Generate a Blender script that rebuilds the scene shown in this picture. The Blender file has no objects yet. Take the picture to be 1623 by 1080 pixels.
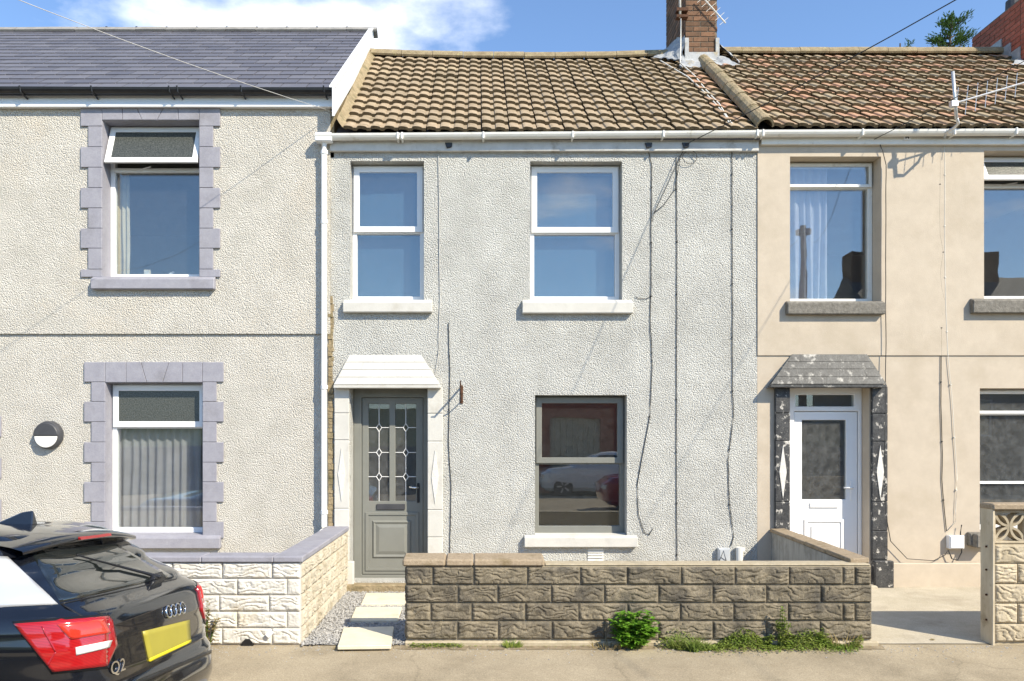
import bpy, bmesh, math, random
from mathutils import Vector, Matrix, noise
from mathutils.bvhtree import BVHTree
R = math.radians
rnd = random.Random(7)
scene = bpy.context.scene
COL = scene.collection

# ------------------------------------------------------------------ camera
CX, CY, F, D, H = 758.0, 700.0, 1215.0, 9.0, 1.667
cam_d = bpy.data.cameras.new('camera'); cam = bpy.data.objects.new('camera', cam_d); COL.objects.link(cam)
cam.location = (0, -D, H); cam.rotation_euler = (R(90), 0, 0)
cam_d.sensor_width = 36; cam_d.sensor_fit = 'HORIZONTAL'; cam_d.lens = 36 * F / 1623
cam_d.shift_x = (811.5 - CX) / 1623; cam_d.shift_y = (CY - 540) / 1623
cam_d.clip_start = .05; cam_d.clip_end = 3000
scene.camera = cam
# ------------------------------------------------------------------ sky, sun, exposure
SUN = Vector((.88, -.87, 1.0)).normalized()
wd = bpy.data.worlds.new('World'); scene.world = wd; wd.use_nodes = True
nt = wd.node_tree; nt.nodes.clear()
def N(t, k, **kw):
    n = t.nodes.new(k)
    for a, b in kw.items(): setattr(n, a, b)
    return n
out = N(nt, 'ShaderNodeOutputWorld'); bg = N(nt, 'ShaderNodeBackground'); bg.inputs['Strength'].default_value = .15
sky = N(nt, 'ShaderNodeTexSky', sky_type='NISHITA', sun_disc=False, sun_elevation=math.asin(SUN.z),
        sun_rotation=math.atan2(SUN.x, SUN.y), air_density=1.0, dust_density=.05, ozone_density=4.5)
def M(op, a, b=None, c=None, clamp=False):
    n = N(nt, 'ShaderNodeMath', operation=op, use_clamp=clamp)
    for i, v in enumerate((a, b, c)):
        if v is None: continue
        if isinstance(v, (int, float)): n.inputs[i].default_value = v
        else: nt.links.new(v, n.inputs[i])
    return n.outputs[0]
tc = N(nt, 'ShaderNodeTexCoord'); sep = N(nt, 'ShaderNodeSeparateXYZ'); nt.links.new(tc.outputs['Generated'], sep.inputs[0])
den = M('ADD', M('MAXIMUM', sep.outputs[2], 0.0), .12)
cpx = M('DIVIDE', sep.outputs[0], den); cpy = M('DIVIDE', sep.outputs[1], den)
cmb = N(nt, 'ShaderNodeCombineXYZ'); nt.links.new(cpx, cmb.inputs[0]); nt.links.new(cpy, cmb.inputs[1])
nz = N(nt, 'ShaderNodeTexNoise', noise_dimensions='3D'); nz.inputs['Scale'].default_value = 1.7; nz.inputs['Detail'].default_value = 9; nz.inputs['Roughness'].default_value = .55
nt.links.new(cmb.outputs[0], nz.inputs['Vector'])
def blob(x, y, rx, ry):
    a = M('DIVIDE', M('SUBTRACT', cpx, x), rx); b = M('DIVIDE', M('SUBTRACT', cpy, y), ry)
    d2 = M('ADD', M('MULTIPLY', a, a), M('MULTIPLY', b, b))
    return M('MAXIMUM', M('SUBTRACT', 1.0, d2), 0.0)
cov = M('ADD', nz.outputs[0], M('MULTIPLY', blob(-.27, 1.46, .42, .24), .21))
cov = M('SUBTRACT', cov, M('MULTIPLY', blob(.75, 1.55, .75, .7), .14))
cl = M('MULTIPLY', M('SUBTRACT', cov, .575), 6.0, clamp=True)
cl = M('POWER', cl, 1.3)
mixc = N(nt, 'ShaderNodeMixRGB'); nt.links.new(M('MULTIPLY', cl, .93), mixc.inputs[0]); nt.links.new(sky.outputs[0], mixc.inputs[1])
mixc.inputs[2].default_value = (7.4, 7.5, 7.8, 1)
nt.links.new(mixc.outputs[0], bg.inputs['Color']); nt.links.new(bg.outputs[0], out.inputs[0])
sl = bpy.data.lights.new('sun', 'SUN'); sl.energy = 4.3; sl.angle = R(.53); sl.color = (1, .91, .74)
so = bpy.data.objects.new('sun', sl); COL.objects.link(so); so.rotation_euler = (-SUN).to_track_quat('-Z', 'Y').to_euler(); so.location = (10, -10, 20)
scene.view_settings.view_transform = 'Standard'; scene.view_settings.look = 'None'
scene.view_settings.exposure = .74; scene.view_settings.gamma = 1; scene.view_settings.use_curve_mapping = False
scene.render.engine = 'CYCLES'

# ------------------------------------------------------------------ helpers
def fx(px, Y=0): return (px - CX) / F * (D + Y)
def fz(py, Y=0): return H + (CY - py) / F * (D + Y)
def W(px, py, Y=0): return Vector((fx(px, Y), Y, fz(py, Y)))
WO = {}
class MB:
    def __init__(s): s.v = []; s.f = []
    def add(s, vs, fs):
        b = len(s.v); s.v += [Vector(p) for p in vs]; s.f += [tuple(b + i for i in f) for f in fs]; return s
    def box(s, x0, x1, y0, y1, z0, z1):
        if x1 < x0: x0, x1 = x1, x0
        if y1 < y0: y0, y1 = y1, y0
        if z1 < z0: z0, z1 = z1, z0
        return s.add([(x, y, z) for x in (x0, x1) for y in (y0, y1) for z in (z0, z1)],
                     [(0, 1, 3, 2), (4, 6, 7, 5), (0, 4, 5, 1), (2, 3, 7, 6), (0, 2, 6, 4), (1, 5, 7, 3)])
    def hexa(s, p):   # 8 points: bottom ring 0-3, top ring 4-7
        return s.add(p, [(3, 2, 1, 0), (4, 5, 6, 7), (0, 1, 5, 4), (1, 2, 6, 5), (2, 3, 7, 6), (3, 0, 4, 7)])
    def prism(s, pts, vec):
        n = len(pts); vec = Vector(vec)
        return s.add(list(pts) + [Vector(p) + vec for p in pts],
                     [tuple(range(n - 1, -1, -1)), tuple(range(n, 2 * n))] + [(i, (i + 1) % n, n + (i + 1) % n, n + i) for i in range(n)])
    def grid(s, fn, nu, nv):
        b = [fn(i / nu, j / nv) for j in range(nv + 1) for i in range(nu + 1)]
        return s.add(b, [(j * (nu + 1) + i, j * (nu + 1) + i + 1, (j + 1) * (nu + 1) + i + 1, (j + 1) * (nu + 1) + i) for j in range(nv) for i in range(nu)])
    def tube(s, path, r, n=6, cap=True):
        path = [Vector(p) for p in path]; m = len(path); vs = []
        for i, p in enumerate(path):
            t = (path[min(i + 1, m - 1)] - path[max(i - 1, 0)]).normalized()
            a = t.cross(Vector((0, 0, 1)));
            if a.length < .05: a = t.cross(Vector((1, 0, 0)))
            a.normalize(); c = t.cross(a); rr = r[i] if isinstance(r, (list, tuple)) else r
            vs += [p + (a * math.cos(k * 2 * math.pi / n) + c * math.sin(k * 2 * math.pi / n)) * rr for k in range(n)]
        fs = [(i * n + k, i * n + (k + 1) % n, (i + 1) * n + (k + 1) % n, (i + 1) * n + k) for i in range(m - 1) for k in range(n)]
        if cap: fs += [tuple(range(n - 1, -1, -1)), tuple(range((m - 1) * n, m * n))]
        return s.add(vs, fs)
    def disc(s, c, r, depth, n=28, axis='y'):
        c = Vector(c)
        pts = [c + Vector((math.cos(a), 0, math.sin(a))) * r for a in [k * 2 * math.pi / n for k in range(n)]]
        return s.prism(pts, (0, depth, 0))
    def rotx(s, cy, cz, a):
        m = Matrix.Rotation(a, 3, 'X'); o = Vector((0, cy, cz)); s.v = [m @ (p - o) + o for p in s.v]; return s
    def mesh(s, name, origin=Vector((0, 0, 0)), smooth=False, bevel=0):
        me = bpy.data.meshes.new(name); me.from_pydata([tuple(p - origin) for p in s.v], [], s.f)
        bm = bmesh.new(); bm.from_mesh(me)
        bmesh.ops.recalc_face_normals(bm, faces=bm.faces)
        if bevel: bmesh.ops.bevel(bm, geom=bm.edges[:], offset=bevel, segments=1, affect='EDGES', profile=.5, clamp_overlap=True)
        bm.to_mesh(me); bm.free()
        if smooth: me.polygons.foreach_set('use_smooth', [True] * len(me.polygons))
        me.update(); return me
def place(name, me, mat, world, parent=None, rot=None, scale=None):
    o = bpy.data.objects.new(name, me); COL.objects.link(o)
    if mat and (not me.materials): me.materials.append(mat)
    world = Vector(world); o.location = world - (WO[parent.name] if parent else Vector((0, 0, 0)))
    if rot is not None: o.rotation_euler = rot
    if scale is not None: o.scale = scale
    if parent: o.parent = parent
    WO[o.name] = world; return o
def obj(name, mb, mat, parent=None, smooth=False, bevel=0, label=None):
    lo = Vector([min(p[i] for p in mb.v) for i in range(3)]); hi = Vector([max(p[i] for p in mb.v) for i in range(3)])
    c = (lo + hi) / 2; c.z = lo.z
    o = place(name, mb.mesh(name, c, smooth, bevel), mat, c, parent)
    if label: o['label'] = label
    return o
def tag(o, label, cat, group=None):
    o['label'] = label; o['category'] = cat
    if group: o['group'] = group
    return o
def thing(name, label, cat, loc, group=None):
    o = bpy.data.objects.new(name, None); COL.objects.link(o); o.location = loc; WO[o.name] = Vector(loc); o.empty_display_size = .2
    return tag(o, label, cat, group)
def struct(name, mb, mat, **k):
    o = obj(name, mb, mat, **k); o['kind'] = 'structure'; return o
def holed(x0, x1, z0, z1, holes, y0, y1):
    xs = sorted({x0, x1} | {h[i] for h in holes for i in (0, 1) if x0 < h[i] < x1}); zs = sorted({z0, z1} | {h[i] for h in holes for i in (2, 3) if z0 < h[i] < z1})
    m = MB(); nx, nz_ = len(xs) - 1, len(zs) - 1
    def solid(i, j):
        if i < 0 or j < 0 or i >= nx or j >= nz_: return False
        cx, cz = (xs[i] + xs[i + 1]) / 2, (zs[j] + zs[j + 1]) / 2
        return not any(h[0] < cx < h[1] and h[2] < cz < h[3] for h in holes)
    idx = {}
    def V(i, j, k):
        if (i, j, k) not in idx: idx[(i, j, k)] = len(m.v); m.v.append(Vector((xs[i], (y0, y1)[k], zs[j])))
        return idx[(i, j, k)]
    for i in range(nx):
        for j in range(nz_):
            if not solid(i, j): continue
            m.f.append((V(i, j, 0), V(i + 1, j, 0), V(i + 1, j + 1, 0), V(i, j + 1, 0)))
            m.f.append((V(i, j, 1), V(i, j + 1, 1), V(i + 1, j + 1, 1), V(i + 1, j, 1)))
            if not solid(i - 1, j): m.f.append((V(i, j, 0), V(i, j + 1, 0), V(i, j + 1, 1), V(i, j, 1)))
            if not solid(i + 1, j): m.f.append((V(i + 1, j, 0), V(i + 1, j, 1), V(i + 1, j + 1, 1), V(i + 1, j + 1, 0)))
            if not solid(i, j - 1): m.f.append((V(i, j, 0), V(i, j, 1), V(i + 1, j, 1), V(i + 1, j, 0)))
            if not solid(i, j + 1): m.f.append((V(i, j + 1, 0), V(i + 1, j + 1, 0), V(i + 1, j + 1, 1), V(i, j + 1, 1)))
    return m
# ------------------------------------------------------------------ materials
def base_mat(name):
    m = bpy.data.materials.new(name); m.use_nodes = True; t = m.node_tree
    return m, t, t.nodes['Principled BSDF']
def noise_node(t, scale, detail=5, rough=.6, coord='Object', vec=None, stretch=None):
    tcn = N(t, 'ShaderNodeTexCoord'); n = N(t, 'ShaderNodeTexNoise'); n.inputs['Scale'].default_value = scale; n.inputs['Detail'].default_value = detail; n.inputs['Roughness'].default_value = rough
    if coord == 'World': 
        g = N(t, 'ShaderNodeNewGeometry'); src = g.outputs['Position']
    else: src = tcn.outputs[coord]
    if stretch:
        mp = N(t, 'ShaderNodeMapping'); mp.inputs['Scale'].default_value = stretch; t.links.new(src, mp.inputs[0]); src = mp.outputs[0]
    t.links.new(src, n.inputs['Vector']); return n
def ramp(t, src, stops):
    r = N(t, 'ShaderNodeValToRGB'); t.links.new(src, r.inputs[0]); e = r.color_ramp.elements
    while len(e) < len(stops): e.new(.5)
    for k, (p, c) in enumerate(stops): e[k].position = p; e[k].color = (*c, 1) if len(c) == 3 else c
    return r
def pm(name, c1, c2, scale=4, rough=.75, bump=.0, bscale=40, bdist=.01, metallic=0, spec=.4, stain=None, sscale=1.2, srange=(.5, .7), coat=0, objrand=None, vor=0, stretch=None, detail=6, speck=None, crack=None):
    """two-tone procedural surface with optional stain layer, per-object tone and relief"""
    m, t, b = base_mat(name)
    n = noise_node(t, scale, detail, .65, 'World', stretch=stretch)
    col = ramp(t, n.outputs[0], [(.33, c1), (.67, c2)]).outputs[0]
    if stain:
        s = noise_node(t, sscale, 7, .65, 'World'); f = ramp(t, s.outputs[0], [(srange[0], (0, 0, 0)), (srange[1], (1, 1, 1))])
        mx = N(t, 'ShaderNodeMixRGB'); t.links.new(f.outputs[0], mx.inputs[0]); t.links.new(col, mx.inputs[1]); mx.inputs[2].default_value = (*stain, 1); col = mx.outputs[0]
    if speck:
        sn = noise_node(t, speck[0], 3, .7, 'World'); sr = ramp(t, sn.outputs[0], [(.3, (1 - speck[1],) * 3), (.7, (1 + speck[1],) * 3)])
        mx = N(t, 'ShaderNodeMixRGB', blend_type='MULTIPLY'); mx.inputs[0].default_value = 1; t.links.new(col, mx.inputs[1]); t.links.new(sr.outputs[0], mx.inputs[2]); col = mx.outputs[0]
    if crack:
        g = N(t, 'ShaderNodeNewGeometry'); wn = noise_node(t, 2.5, 5, .6, 'World'); ad = N(t, 'ShaderNodeMixRGB', blend_type='ADD'); ad.inputs[0].default_value = .35; t.links.new(g.outputs['Position'], ad.inputs[1]); t.links.new(wn.outputs['Color'], ad.inputs[2])
        vr_ = N(t, 'ShaderNodeTexVoronoi', feature='DISTANCE_TO_EDGE'); vr_.inputs['Scale'].default_value = .42; t.links.new(ad.outputs[0], vr_.inputs['Vector'])
        cr = ramp(t, vr_.outputs['Distance'], [(.001, (crack,) * 3), (.005, (1, 1, 1))]); mx = N(t, 'ShaderNodeMixRGB', blend_type='MULTIPLY'); mx.inputs[0].default_value = 1; t.links.new(col, mx.inputs[1]); t.links.new(cr.outputs[0], mx.inputs[2]); col = mx.outputs[0]
    if objrand:
        oi = N(t, 'ShaderNodeObjectInfo'); r = ramp(t, oi.outputs['Random'], objrand)
        mx = N(t, 'ShaderNodeMixRGB', blend_type='MULTIPLY'); mx.inputs[0].default_value = 1; t.links.new(col, mx.inputs[1]); t.links.new(r.outputs[0], mx.inputs[2]); col = mx.outputs[0]
    t.links.new(col, b.inputs['Base Color']); b.inputs['Roughness'].default_value = rough; b.inputs['Metallic'].default_value = metallic
    b.inputs['Specular IOR Level'].default_value = spec; b.inputs['Coat Weight'].default_value = coat; b.inputs['Coat Roughness'].default_value = .03
    if bump:
        bn = noise_node(t, bscale, 4, .6, 'World'); hsrc = bn.outputs[0]
        if vor:
            g = N(t, 'ShaderNodeNewGeometry'); v = N(t, 'ShaderNodeTexVoronoi'); v.inputs['Scale'].default_value = vor; v.inputs['Randomness'].default_value = 1
            wn = N(t, 'ShaderNodeMixRGB', blend_type='ADD'); wn.inputs[0].default_value = .010; t.links.new(g.outputs['Position'], wn.inputs[1]); t.links.new(bn.outputs['Color'], wn.inputs[2])
            t.links.new(wn.outputs[0], v.inputs['Vector'])
            hf = N(t, 'ShaderNodeMath', operation='MULTIPLY'); hf.inputs[1].default_value = .7; t.links.new(bn.outputs[0], hf.inputs[0]); mm = N(t, 'ShaderNodeMath', operation='SUBTRACT'); t.links.new(hf.outputs[0], mm.inputs[0]); t.links.new(v.outputs['Distance'], mm.inputs[1]); hsrc = mm.outputs[0]
        bp = N(t, 'ShaderNodeBump'); bp.inputs['Strength'].default_value = bump; bp.inputs['Distance'].default_value = bdist
        t.links.new(hsrc, bp.inputs['Height']); t.links.new(bp.outputs[0], b.inputs['Normal'])
    return m
MT = {}
MT['cream_dash'] = pm('cream_roughcast', (.54, .51, .45), (.635, .60, .535), 3, .9, 1.0, 55, .014, vor=76, spec=.15, stain=(.62, .55, .45), sscale=.8, srange=(.55, .8))
MT['grey_dash'] = pm('grey_white_roughcast', (.475, .468, .434), (.60, .593, .553), 2.2, .9, 1.0, 55, .0155, vor=74, spec=.15, stain=(.40, .395, .365), sscale=.9, srange=(.55, .82))
MT['beige'] = pm('beige_render', (.49, .418, .33), (.55, .472, .375), 5, .9, .5, 120, .004, spec=.15, stain=(.44, .37, .28), sscale=1.3, srange=(.5, .75))
MT['lilac'] = pm('lilac_grey_paint', (.275, .268, .305), (.325, .318, .352), 9, .7, .35, 55, .005, stain=(.22, .21, .225), sscale=2.6, srange=(.52, .78), speck=(70, .08))
MT['upvc'] = pm('white_upvc', (.80, .80, .80), (.84, .84, .83), 3, .35, 0, spec=.5)
MT['dirty_upvc'] = pm('aged_cream_plastic', (.74, .72, .66), (.80, .79, .74), 5, .45, 0, stain=(.42, .38, .28), sscale=6, srange=(.58, .78))
MT['fascia'] = pm('weathered_fascia_board', (.50, .49, .46), (.62, .61, .58), 6, .6, .1, 30, .004, stain=(.30, .26, .20), sscale=5, srange=(.55, .75))
MT['black_pl'] = pm('black_plastic', (.012, .012, .013), (.02, .02, .022), 6, .35)
MT['grey_upvc'] = pm('grey_upvc', (.195, .195, .172), (.215, .215, .19), 4, .45)
MT['white_paint'] = pm('white_masonry_paint', (.53, .51, .465), (.60, .58, .53), 5, .8, .4, 70, .005, stain=(.42, .385, .32), sscale=3, srange=(.55, .8))
MT['stone_sill'] = pm('grey_stone_sill', (.13, .12, .10), (.24, .22, .19), 22, .9, .7, 60, .01)
MT['flake'] = pm('flaking_black_paint', (.03, .03, .032), (.075, .074, .072), 12, .5, .5, 30, .004, stain=(.50, .47, .42), sscale=13, srange=(.57, .64), speck=(60, .5))
MT['hood_black'] = pm('worn_black_hood_paint', (.035, .035, .035), (.085, .085, .082), 14, .55, .4, 40, .004, stain=(.42, .40, .36), sscale=11, srange=(.54, .68), speck=(50, .4))
MT['flake_white'] = pm('bare_white_plaster', (.62, .59, .54), (.72, .69, .64), 18, .9, .8, 50, .008)
MT['slate'] = pm('blue_grey_slate', (.125, .123, .14), (.15, .147, .165), 3, .5, .12, 50, .002, spec=.5, objrand=[(0, (.80, .80, .83)), (1, (1.12, 1.11, 1.1))])
MT['tile_brown'] = pm('brown_concrete_tile', (.30, .232, .155), (.42, .335, .235), 12, .92, .6, 90, .004, spec=.15, stain=(.17, .135, .085), sscale=9, srange=(.55, .75), objrand=[(0, (.86, .86, .84)), (.5, (.97, .96, .94)), (1, (1.06, 1.04, 1.0))])
MT['tile_red'] = pm('weathered_red_tile', (.39, .24, .155), (.52, .335, .225), 12, .92, .6, 90, .004, spec=.15, stain=(.22, .165, .10), sscale=10, srange=(.56, .76), objrand=[(0, (.72, .80, .78)), (.45, (.95, .98, .95)), (.55, (1.0, .96, .92)), (1, (1.08, 1.0, .94))])
MT['tile_olive'] = pm('mossy_olive_tile', (.30, .235, .155), (.42, .335, .235), 12, .95, .6, 90, .004, spec=.1, stain=(.17, .15, .085), sscale=10, srange=(.55, .75), objrand=[(0, (.8, .8, .8)), (1, (1.1, 1.1, 1.05))])
MT['tile_edge'] = pm('mossy_shaded_tile_edge', (.065, .048, .028), (.13, .10, .06), 25, .95, .5, 60, .004, spec=.1)  # moss tone, darkened to paint in the shade of the tile gaps
MT['ridge'] = pm('lichened_ridge_mortar', (.22, .17, .10), (.34, .275, .17), 12, .95, .8, 60, .01, stain=(.42, .36, .18), sscale=9, srange=(.58, .7))
MT['mortar'] = pm('sandy_mortar', (.25, .19, .11), (.37, .295, .18), 14, .95, 1.0, 30, .02, stain=(.15, .13, .065), sscale=6, srange=(.5, .7))
MT['lead'] = pm('lead_flashing', (.26, .27, .28), (.42, .43, .43), 8, .55, .5, 20, .01, stain=(.32, .25, .12), sscale=5, srange=(.58, .72), spec=.5)
MT['brick_brown'] = pm('sooty_brown_brick', (.15, .085, .05), (.25, .14, .085), 20, .92, .7, 70, .006, stain=(.09, .06, .04), sscale=5, srange=(.48, .7), objrand=[(0, (.6, .62, .62)), (1, (1.2, 1.12, 1.05))])
MT['brick_red'] = pm('red_brick', (.32, .085, .05), (.42, .13, .08), 20, .9, .6, 70, .005, objrand=[(0, (.7, .7, .7)), (1, (1.1, 1.1, 1.1))])
MT['dark_mortar'] = pm('dark_mortar', (.10, .08, .06), (.20, .17, .13), 18, .95, .6, 60, .006)
MT['block'] = pm('weathered_walling_block', (.15, .128, .092), (.30, .255, .185), 14, .95, 1.0, 130, .006, spec=.1, stain=(.10, .09, .075), sscale=4.2, srange=(.46, .68), speck=(120, .3), objrand=[(0, (.82, .82, .82)), (1, (1.1, 1.09, 1.06))])
MT['block_pale'] = pm('buff_walling_block', (.42, .35, .24), (.56, .48, .35), 11, .95, .8, 130, .004, spec=.1, stain=(.30, .25, .17), sscale=3.2, srange=(.5, .75), objrand=[(0, (.9, .9, .9)), (1, (1.06, 1.06, 1.06))])
MT['block_white'] = pm('white_painted_block', (.57, .545, .49), (.66, .635, .58), 9, .8, .4, 90, .003, stain=(.55, .47, .34), sscale=3.5, srange=(.56, .8))
MT['block_side'] = pm('unpainted_cream_block', (.44, .39, .30), (.56, .51, .41), 11, .95, .8, 130, .004, spec=.1, stain=(.34, .28, .19), sscale=4, srange=(.48, .72))
MT['wall_mortar'] = pm('wall_joint_mortar', (.36, .30, .20), (.48, .41, .29), 20, .95, .6, 80, .005)
MT['white_joint'] = pm('painted_joint', (.66, .60, .50), (.76, .72, .64), 12, .85, .5, 80, .004, stain=(.5, .4, .27), sscale=5, srange=(.5, .75))
MT['coping'] = pm('brown_coping', (.27, .205, .135), (.40, .315, .215), 45, .95, .8, 120, .006, stain=(.2, .15, .08), sscale=7, srange=(.52, .72))
MT['render_grey'] = pm('stained_cement_render', (.30, .29, .26), (.44, .42, .38), 5, .92, .4, 60, .004, stain=(.18, .17, .14), sscale=3, srange=(.5, .75), stretch=(3, 3, .5))
MT['asphalt'] = pm('worn_tan_asphalt', (.31, .255, .175), (.40, .335, .235), 1.6, .95, .7, 170, .004, spec=.15, stain=(.23, .19, .13), sscale=1.1, srange=(.5, .72), detail=10, speck=(90, .26), crack=.80)
MT['road'] = pm('road_asphalt', (.10, .095, .085), (.16, .15, .13), 2, .95, .6, 150, .004, spec=.15)
MT['concrete'] = pm('pale_concrete', (.42, .37, .28), (.52, .465, .365), 3, .95, .6, 110, .005, spec=.1, stain=(.34, .29, .22), sscale=1.7, srange=(.5, .75), detail=9, speck=(80, .15))
MT['slab'] = pm('cream_paving', (.64, .58, .44), (.72, .66, .52), 6, .85, .35, 80, .003, stain=(.52, .45, .32), sscale=4, srange=(.55, .8))
MT['gravel'] = pm('grey_gravel', (.22, .215, .205), (.52, .50, .47), 38, .85, .3, 120, .003)
MT['kerb'] = pm('kerb_concrete', (.32, .30, .27), (.42, .40, .36), 12, .9, .4, 90, .003)
MT['rust'] = pm('rusty_iron', (.05, .026, .016), (.13, .06, .032), 40, .85, .6, 90, .003, spec=.3)
MT['cable'] = pm('black_cable', (.02, .02, .02), (.035, .034, .032), 10, .6)
MT['cable_grey'] = pm('painted_over_cable', (.42, .41, .39), (.52, .51, .48), 10, .7)
MT['cable_white'] = pm('white_cable', (.60, .58, .52), (.72, .70, .64), 10, .6)
MT['alu'] = pm('aluminium', (.62, .62, .61), (.72, .72, .71), 8, .4, metallic=.6)
MT['chrome'] = pm('chrome', (.80, .80, .80), (.86, .86, .86), 4, .12, metallic=1)
MT['curtain_cream'] = pm('cream_curtain', (.62, .52, .36), (.72, .63, .46), 5, .9)
MT['room'] = pm('plain_room_wall', (.42, .40, .37), (.46, .44, .41), 2, .95)
MT['meter'] = pm('grey_meter_box', (.42, .44, .46), (.52, .54, .55), 8, .5)
MT['post'] = pm('weathered_pale_post', (.46, .38, .26), (.62, .54, .40), 9, .8, .4, 60, .004, stain=(.26, .2, .12), sscale=6, srange=(.56, .74), stretch=(1, 1, .3))
MT['paint'] = pm('black_car_paint', (.005, .006, .009), (.007, .008, .012), 3, .12, 0, coat=1, spec=.5)
MT['tyre'] = pm('tyre_rubber', (.02, .02, .02), (.03, .03, .03), 9, .85)
MT['blade'] = pm('silver_paint', (.62, .63, .64), (.66, .67, .68), 3, .3, metallic=.35, coat=1)
MT['red_paint'] = pm('red_car_paint', (.35, .012, .012), (.38, .015, .015), 3, .3, coat=1)
MT['plate'] = pm('yellow_plate', (.36, .31, .045), (.40, .34, .05), 3, .4)
MT['plate_edge'] = pm('bright_yellow_strip', (.80, .66, .02), (.84, .70, .03), 3, .4)
MT['opp_stone'] = pm('dark_rubble_stone', (.07, .06, .05), (.17, .15, .12), 6, .95, .8, 12, .05)
MT['bank'] = pm('grass_bank', (.06, .09, .025), (.12, .14, .05), 4, .95, .8, 20, .05)
MT['opp_roof'] = pm('dark_slate_roof', (.05, .05, .06), (.08, .08, .09), 3, .7)
MT['opp_wall'] = pm('brown_stone_front', (.18, .14, .10), (.28, .22, .16), 5, .9, .4, 20, .02)
MT['wood'] = pm('creosoted_pole', (.05, .035, .022), (.09, .065, .045), 5, .85, stretch=(8, 8, .6))
MT['bark'] = pm('bark', (.07, .05, .035), (.13, .10, .07), 9, .95, .6, 30, .01)
MT['soil'] = pm('dry_soil', (.20, .15, .09), (.32, .26, .17), 14, .95, .8, 60, .01)
MT['terracotta'] = pm('clay_pot', (.36, .16, .09), (.44, .21, .12), 8, .85)
def leaf_mat(name, c1, c2):
    m, t, b = base_mat(name)
    n = noise_node(t, 9, 3, .6, 'World'); col = ramp(t, n.outputs[0], [(.3, c1), (.7, c2)]).outputs[0]
    t.links.new(col, b.inputs['Base Color']); b.inputs['Roughness'].default_value = .55; b.inputs['Specular IOR Level'].default_value = .3
    tr = N(t, 'ShaderNodeBsdfTranslucent'); t.links.new(col, tr.inputs[0]); mx = N(t, 'ShaderNodeMixShader'); mx.inputs[0].default_value = .35
    t.links.new(b.outputs[0], mx.inputs[1]); t.links.new(tr.outputs[0], mx.inputs[2]); t.links.new(mx.outputs[0], t.nodes['Material Output'].inputs[0]); return m
MT['leaf'] = leaf_mat('nettle_leaf', (.12, .27, .02), (.22, .42, .05))
MT['weed'] = leaf_mat('low_weed_leaf', (.16, .25, .035), (.33, .38, .09))
MT['grass'] = leaf_mat('grass_blade', (.11, .19, .03), (.27, .31, .08))
MT['dry'] = leaf_mat('dry_stalk', (.26, .20, .09), (.36, .29, .14))
MT['conifer'] = leaf_mat('conifer_spray', (.035, .085, .02), (.10, .17, .04))
def glass_mat(name, ior=2.0, tint=(.9, .93, .93), dirt=.0):
    m, t, b = base_mat(name); t.nodes.remove(b)
    lw_ = N(t, 'ShaderNodeLayerWeight'); pw_ = N(t, 'ShaderNodeMath', operation='POWER'); t.links.new(lw_.outputs['Facing'], pw_.inputs[0]); pw_.inputs[1].default_value = 4
    fr = N(t, 'ShaderNodeMath', operation='MULTIPLY_ADD'); t.links.new(pw_.outputs[0], fr.inputs[0]); f0 = ((ior - 1) / (ior + 1)) ** 2; fr.inputs[1].default_value = 1 - f0; fr.inputs[2].default_value = f0
    tr = N(t, 'ShaderNodeBsdfTransparent'); tr.inputs[0].default_value = (*tint, 1); gl = N(t, 'ShaderNodeBsdfGlossy'); gl.inputs['Roughness'].default_value = 0
    w = noise_node(t, 1.3, 2, .5, 'World'); bp = N(t, 'ShaderNodeBump'); bp.inputs['Strength'].default_value = .06; bp.inputs['Distance'].default_value = .02
    t.links.new(w.outputs[0], bp.inputs['Height']); t.links.new(bp.outputs[0], gl.inputs['Normal'])
    mx = N(t, 'ShaderNodeMixShader'); t.links.new(fr.outputs[0], mx.inputs[0]); t.links.new(tr.outputs[0], mx.inputs[1]); t.links.new(gl.outputs[0], mx.inputs[2])
    sh = mx.outputs[0]
    if dirt:
        d = N(t, 'ShaderNodeBsdfDiffuse'); d.inputs[0].default_value = (.5, .5, .5, 1); n = noise_node(t, 16, 8, .7, 'World', stretch=(1, 1, .8)); f = ramp(t, n.outputs[0], [(.2, (0, 0, 0)), (.8, (dirt, dirt, dirt))])
        m2 = N(t, 'ShaderNodeMixShader'); t.links.new(f.outputs[0], m2.inputs[0]); t.links.new(sh, m2.inputs[1]); t.links.new(d.outputs[0], m2.inputs[2]); sh = m2.outputs[0]
    t.links.new(sh, t.nodes['Material Output'].inputs[0]); return m
MT['glass'] = glass_mat('window_glass', 2.35, dirt=.04)
MT['glass_dirty'] = glass_mat('dusty_window_glass', 1.8, dirt=.16)
MT['obscure'] = pm('patterned_glass', (.035, .038, .034), (.11, .115, .10), 70, .22, .6, 60, .004, spec=.6)
MT['dark_glass'] = pm('tinted_car_glass', (.010, .013, .013), (.014, .017, .017), 2, .03, 0, spec=.9, coat=1)
def lens_mat():
    m, t, b = base_mat('red_lamp_lens'); b.inputs['Base Color'].default_value = (.55, .012, .015, 1); b.inputs['Roughness'].default_value = .12; b.inputs['Coat Weight'].default_value = 1
    w_ = N(t, 'ShaderNodeTexWave'); g_ = N(t, 'ShaderNodeNewGeometry'); t.links.new(g_.outputs['Position'], w_.inputs['Vector']); w_.inputs['Scale'].default_value = 45; w_.bands_direction = 'Z'
    rp_ = ramp(t, w_.outputs[0], [(.2, (.26, .004, .007)), (.8, (.45, .012, .012))]); t.links.new(rp_.outputs[0], b.inputs['Base Color']); return m
MT['lens'] = lens_mat()
MT['lens_dark'] = pm('deep_red_lens', (.30, .006, .01), (.34, .01, .012), 4, .15, coat=1)
MT['lens_bright'] = pm('orange_red_lens', (.60, .03, .015), (.66, .045, .02), 4, .12, coat=1)
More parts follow.
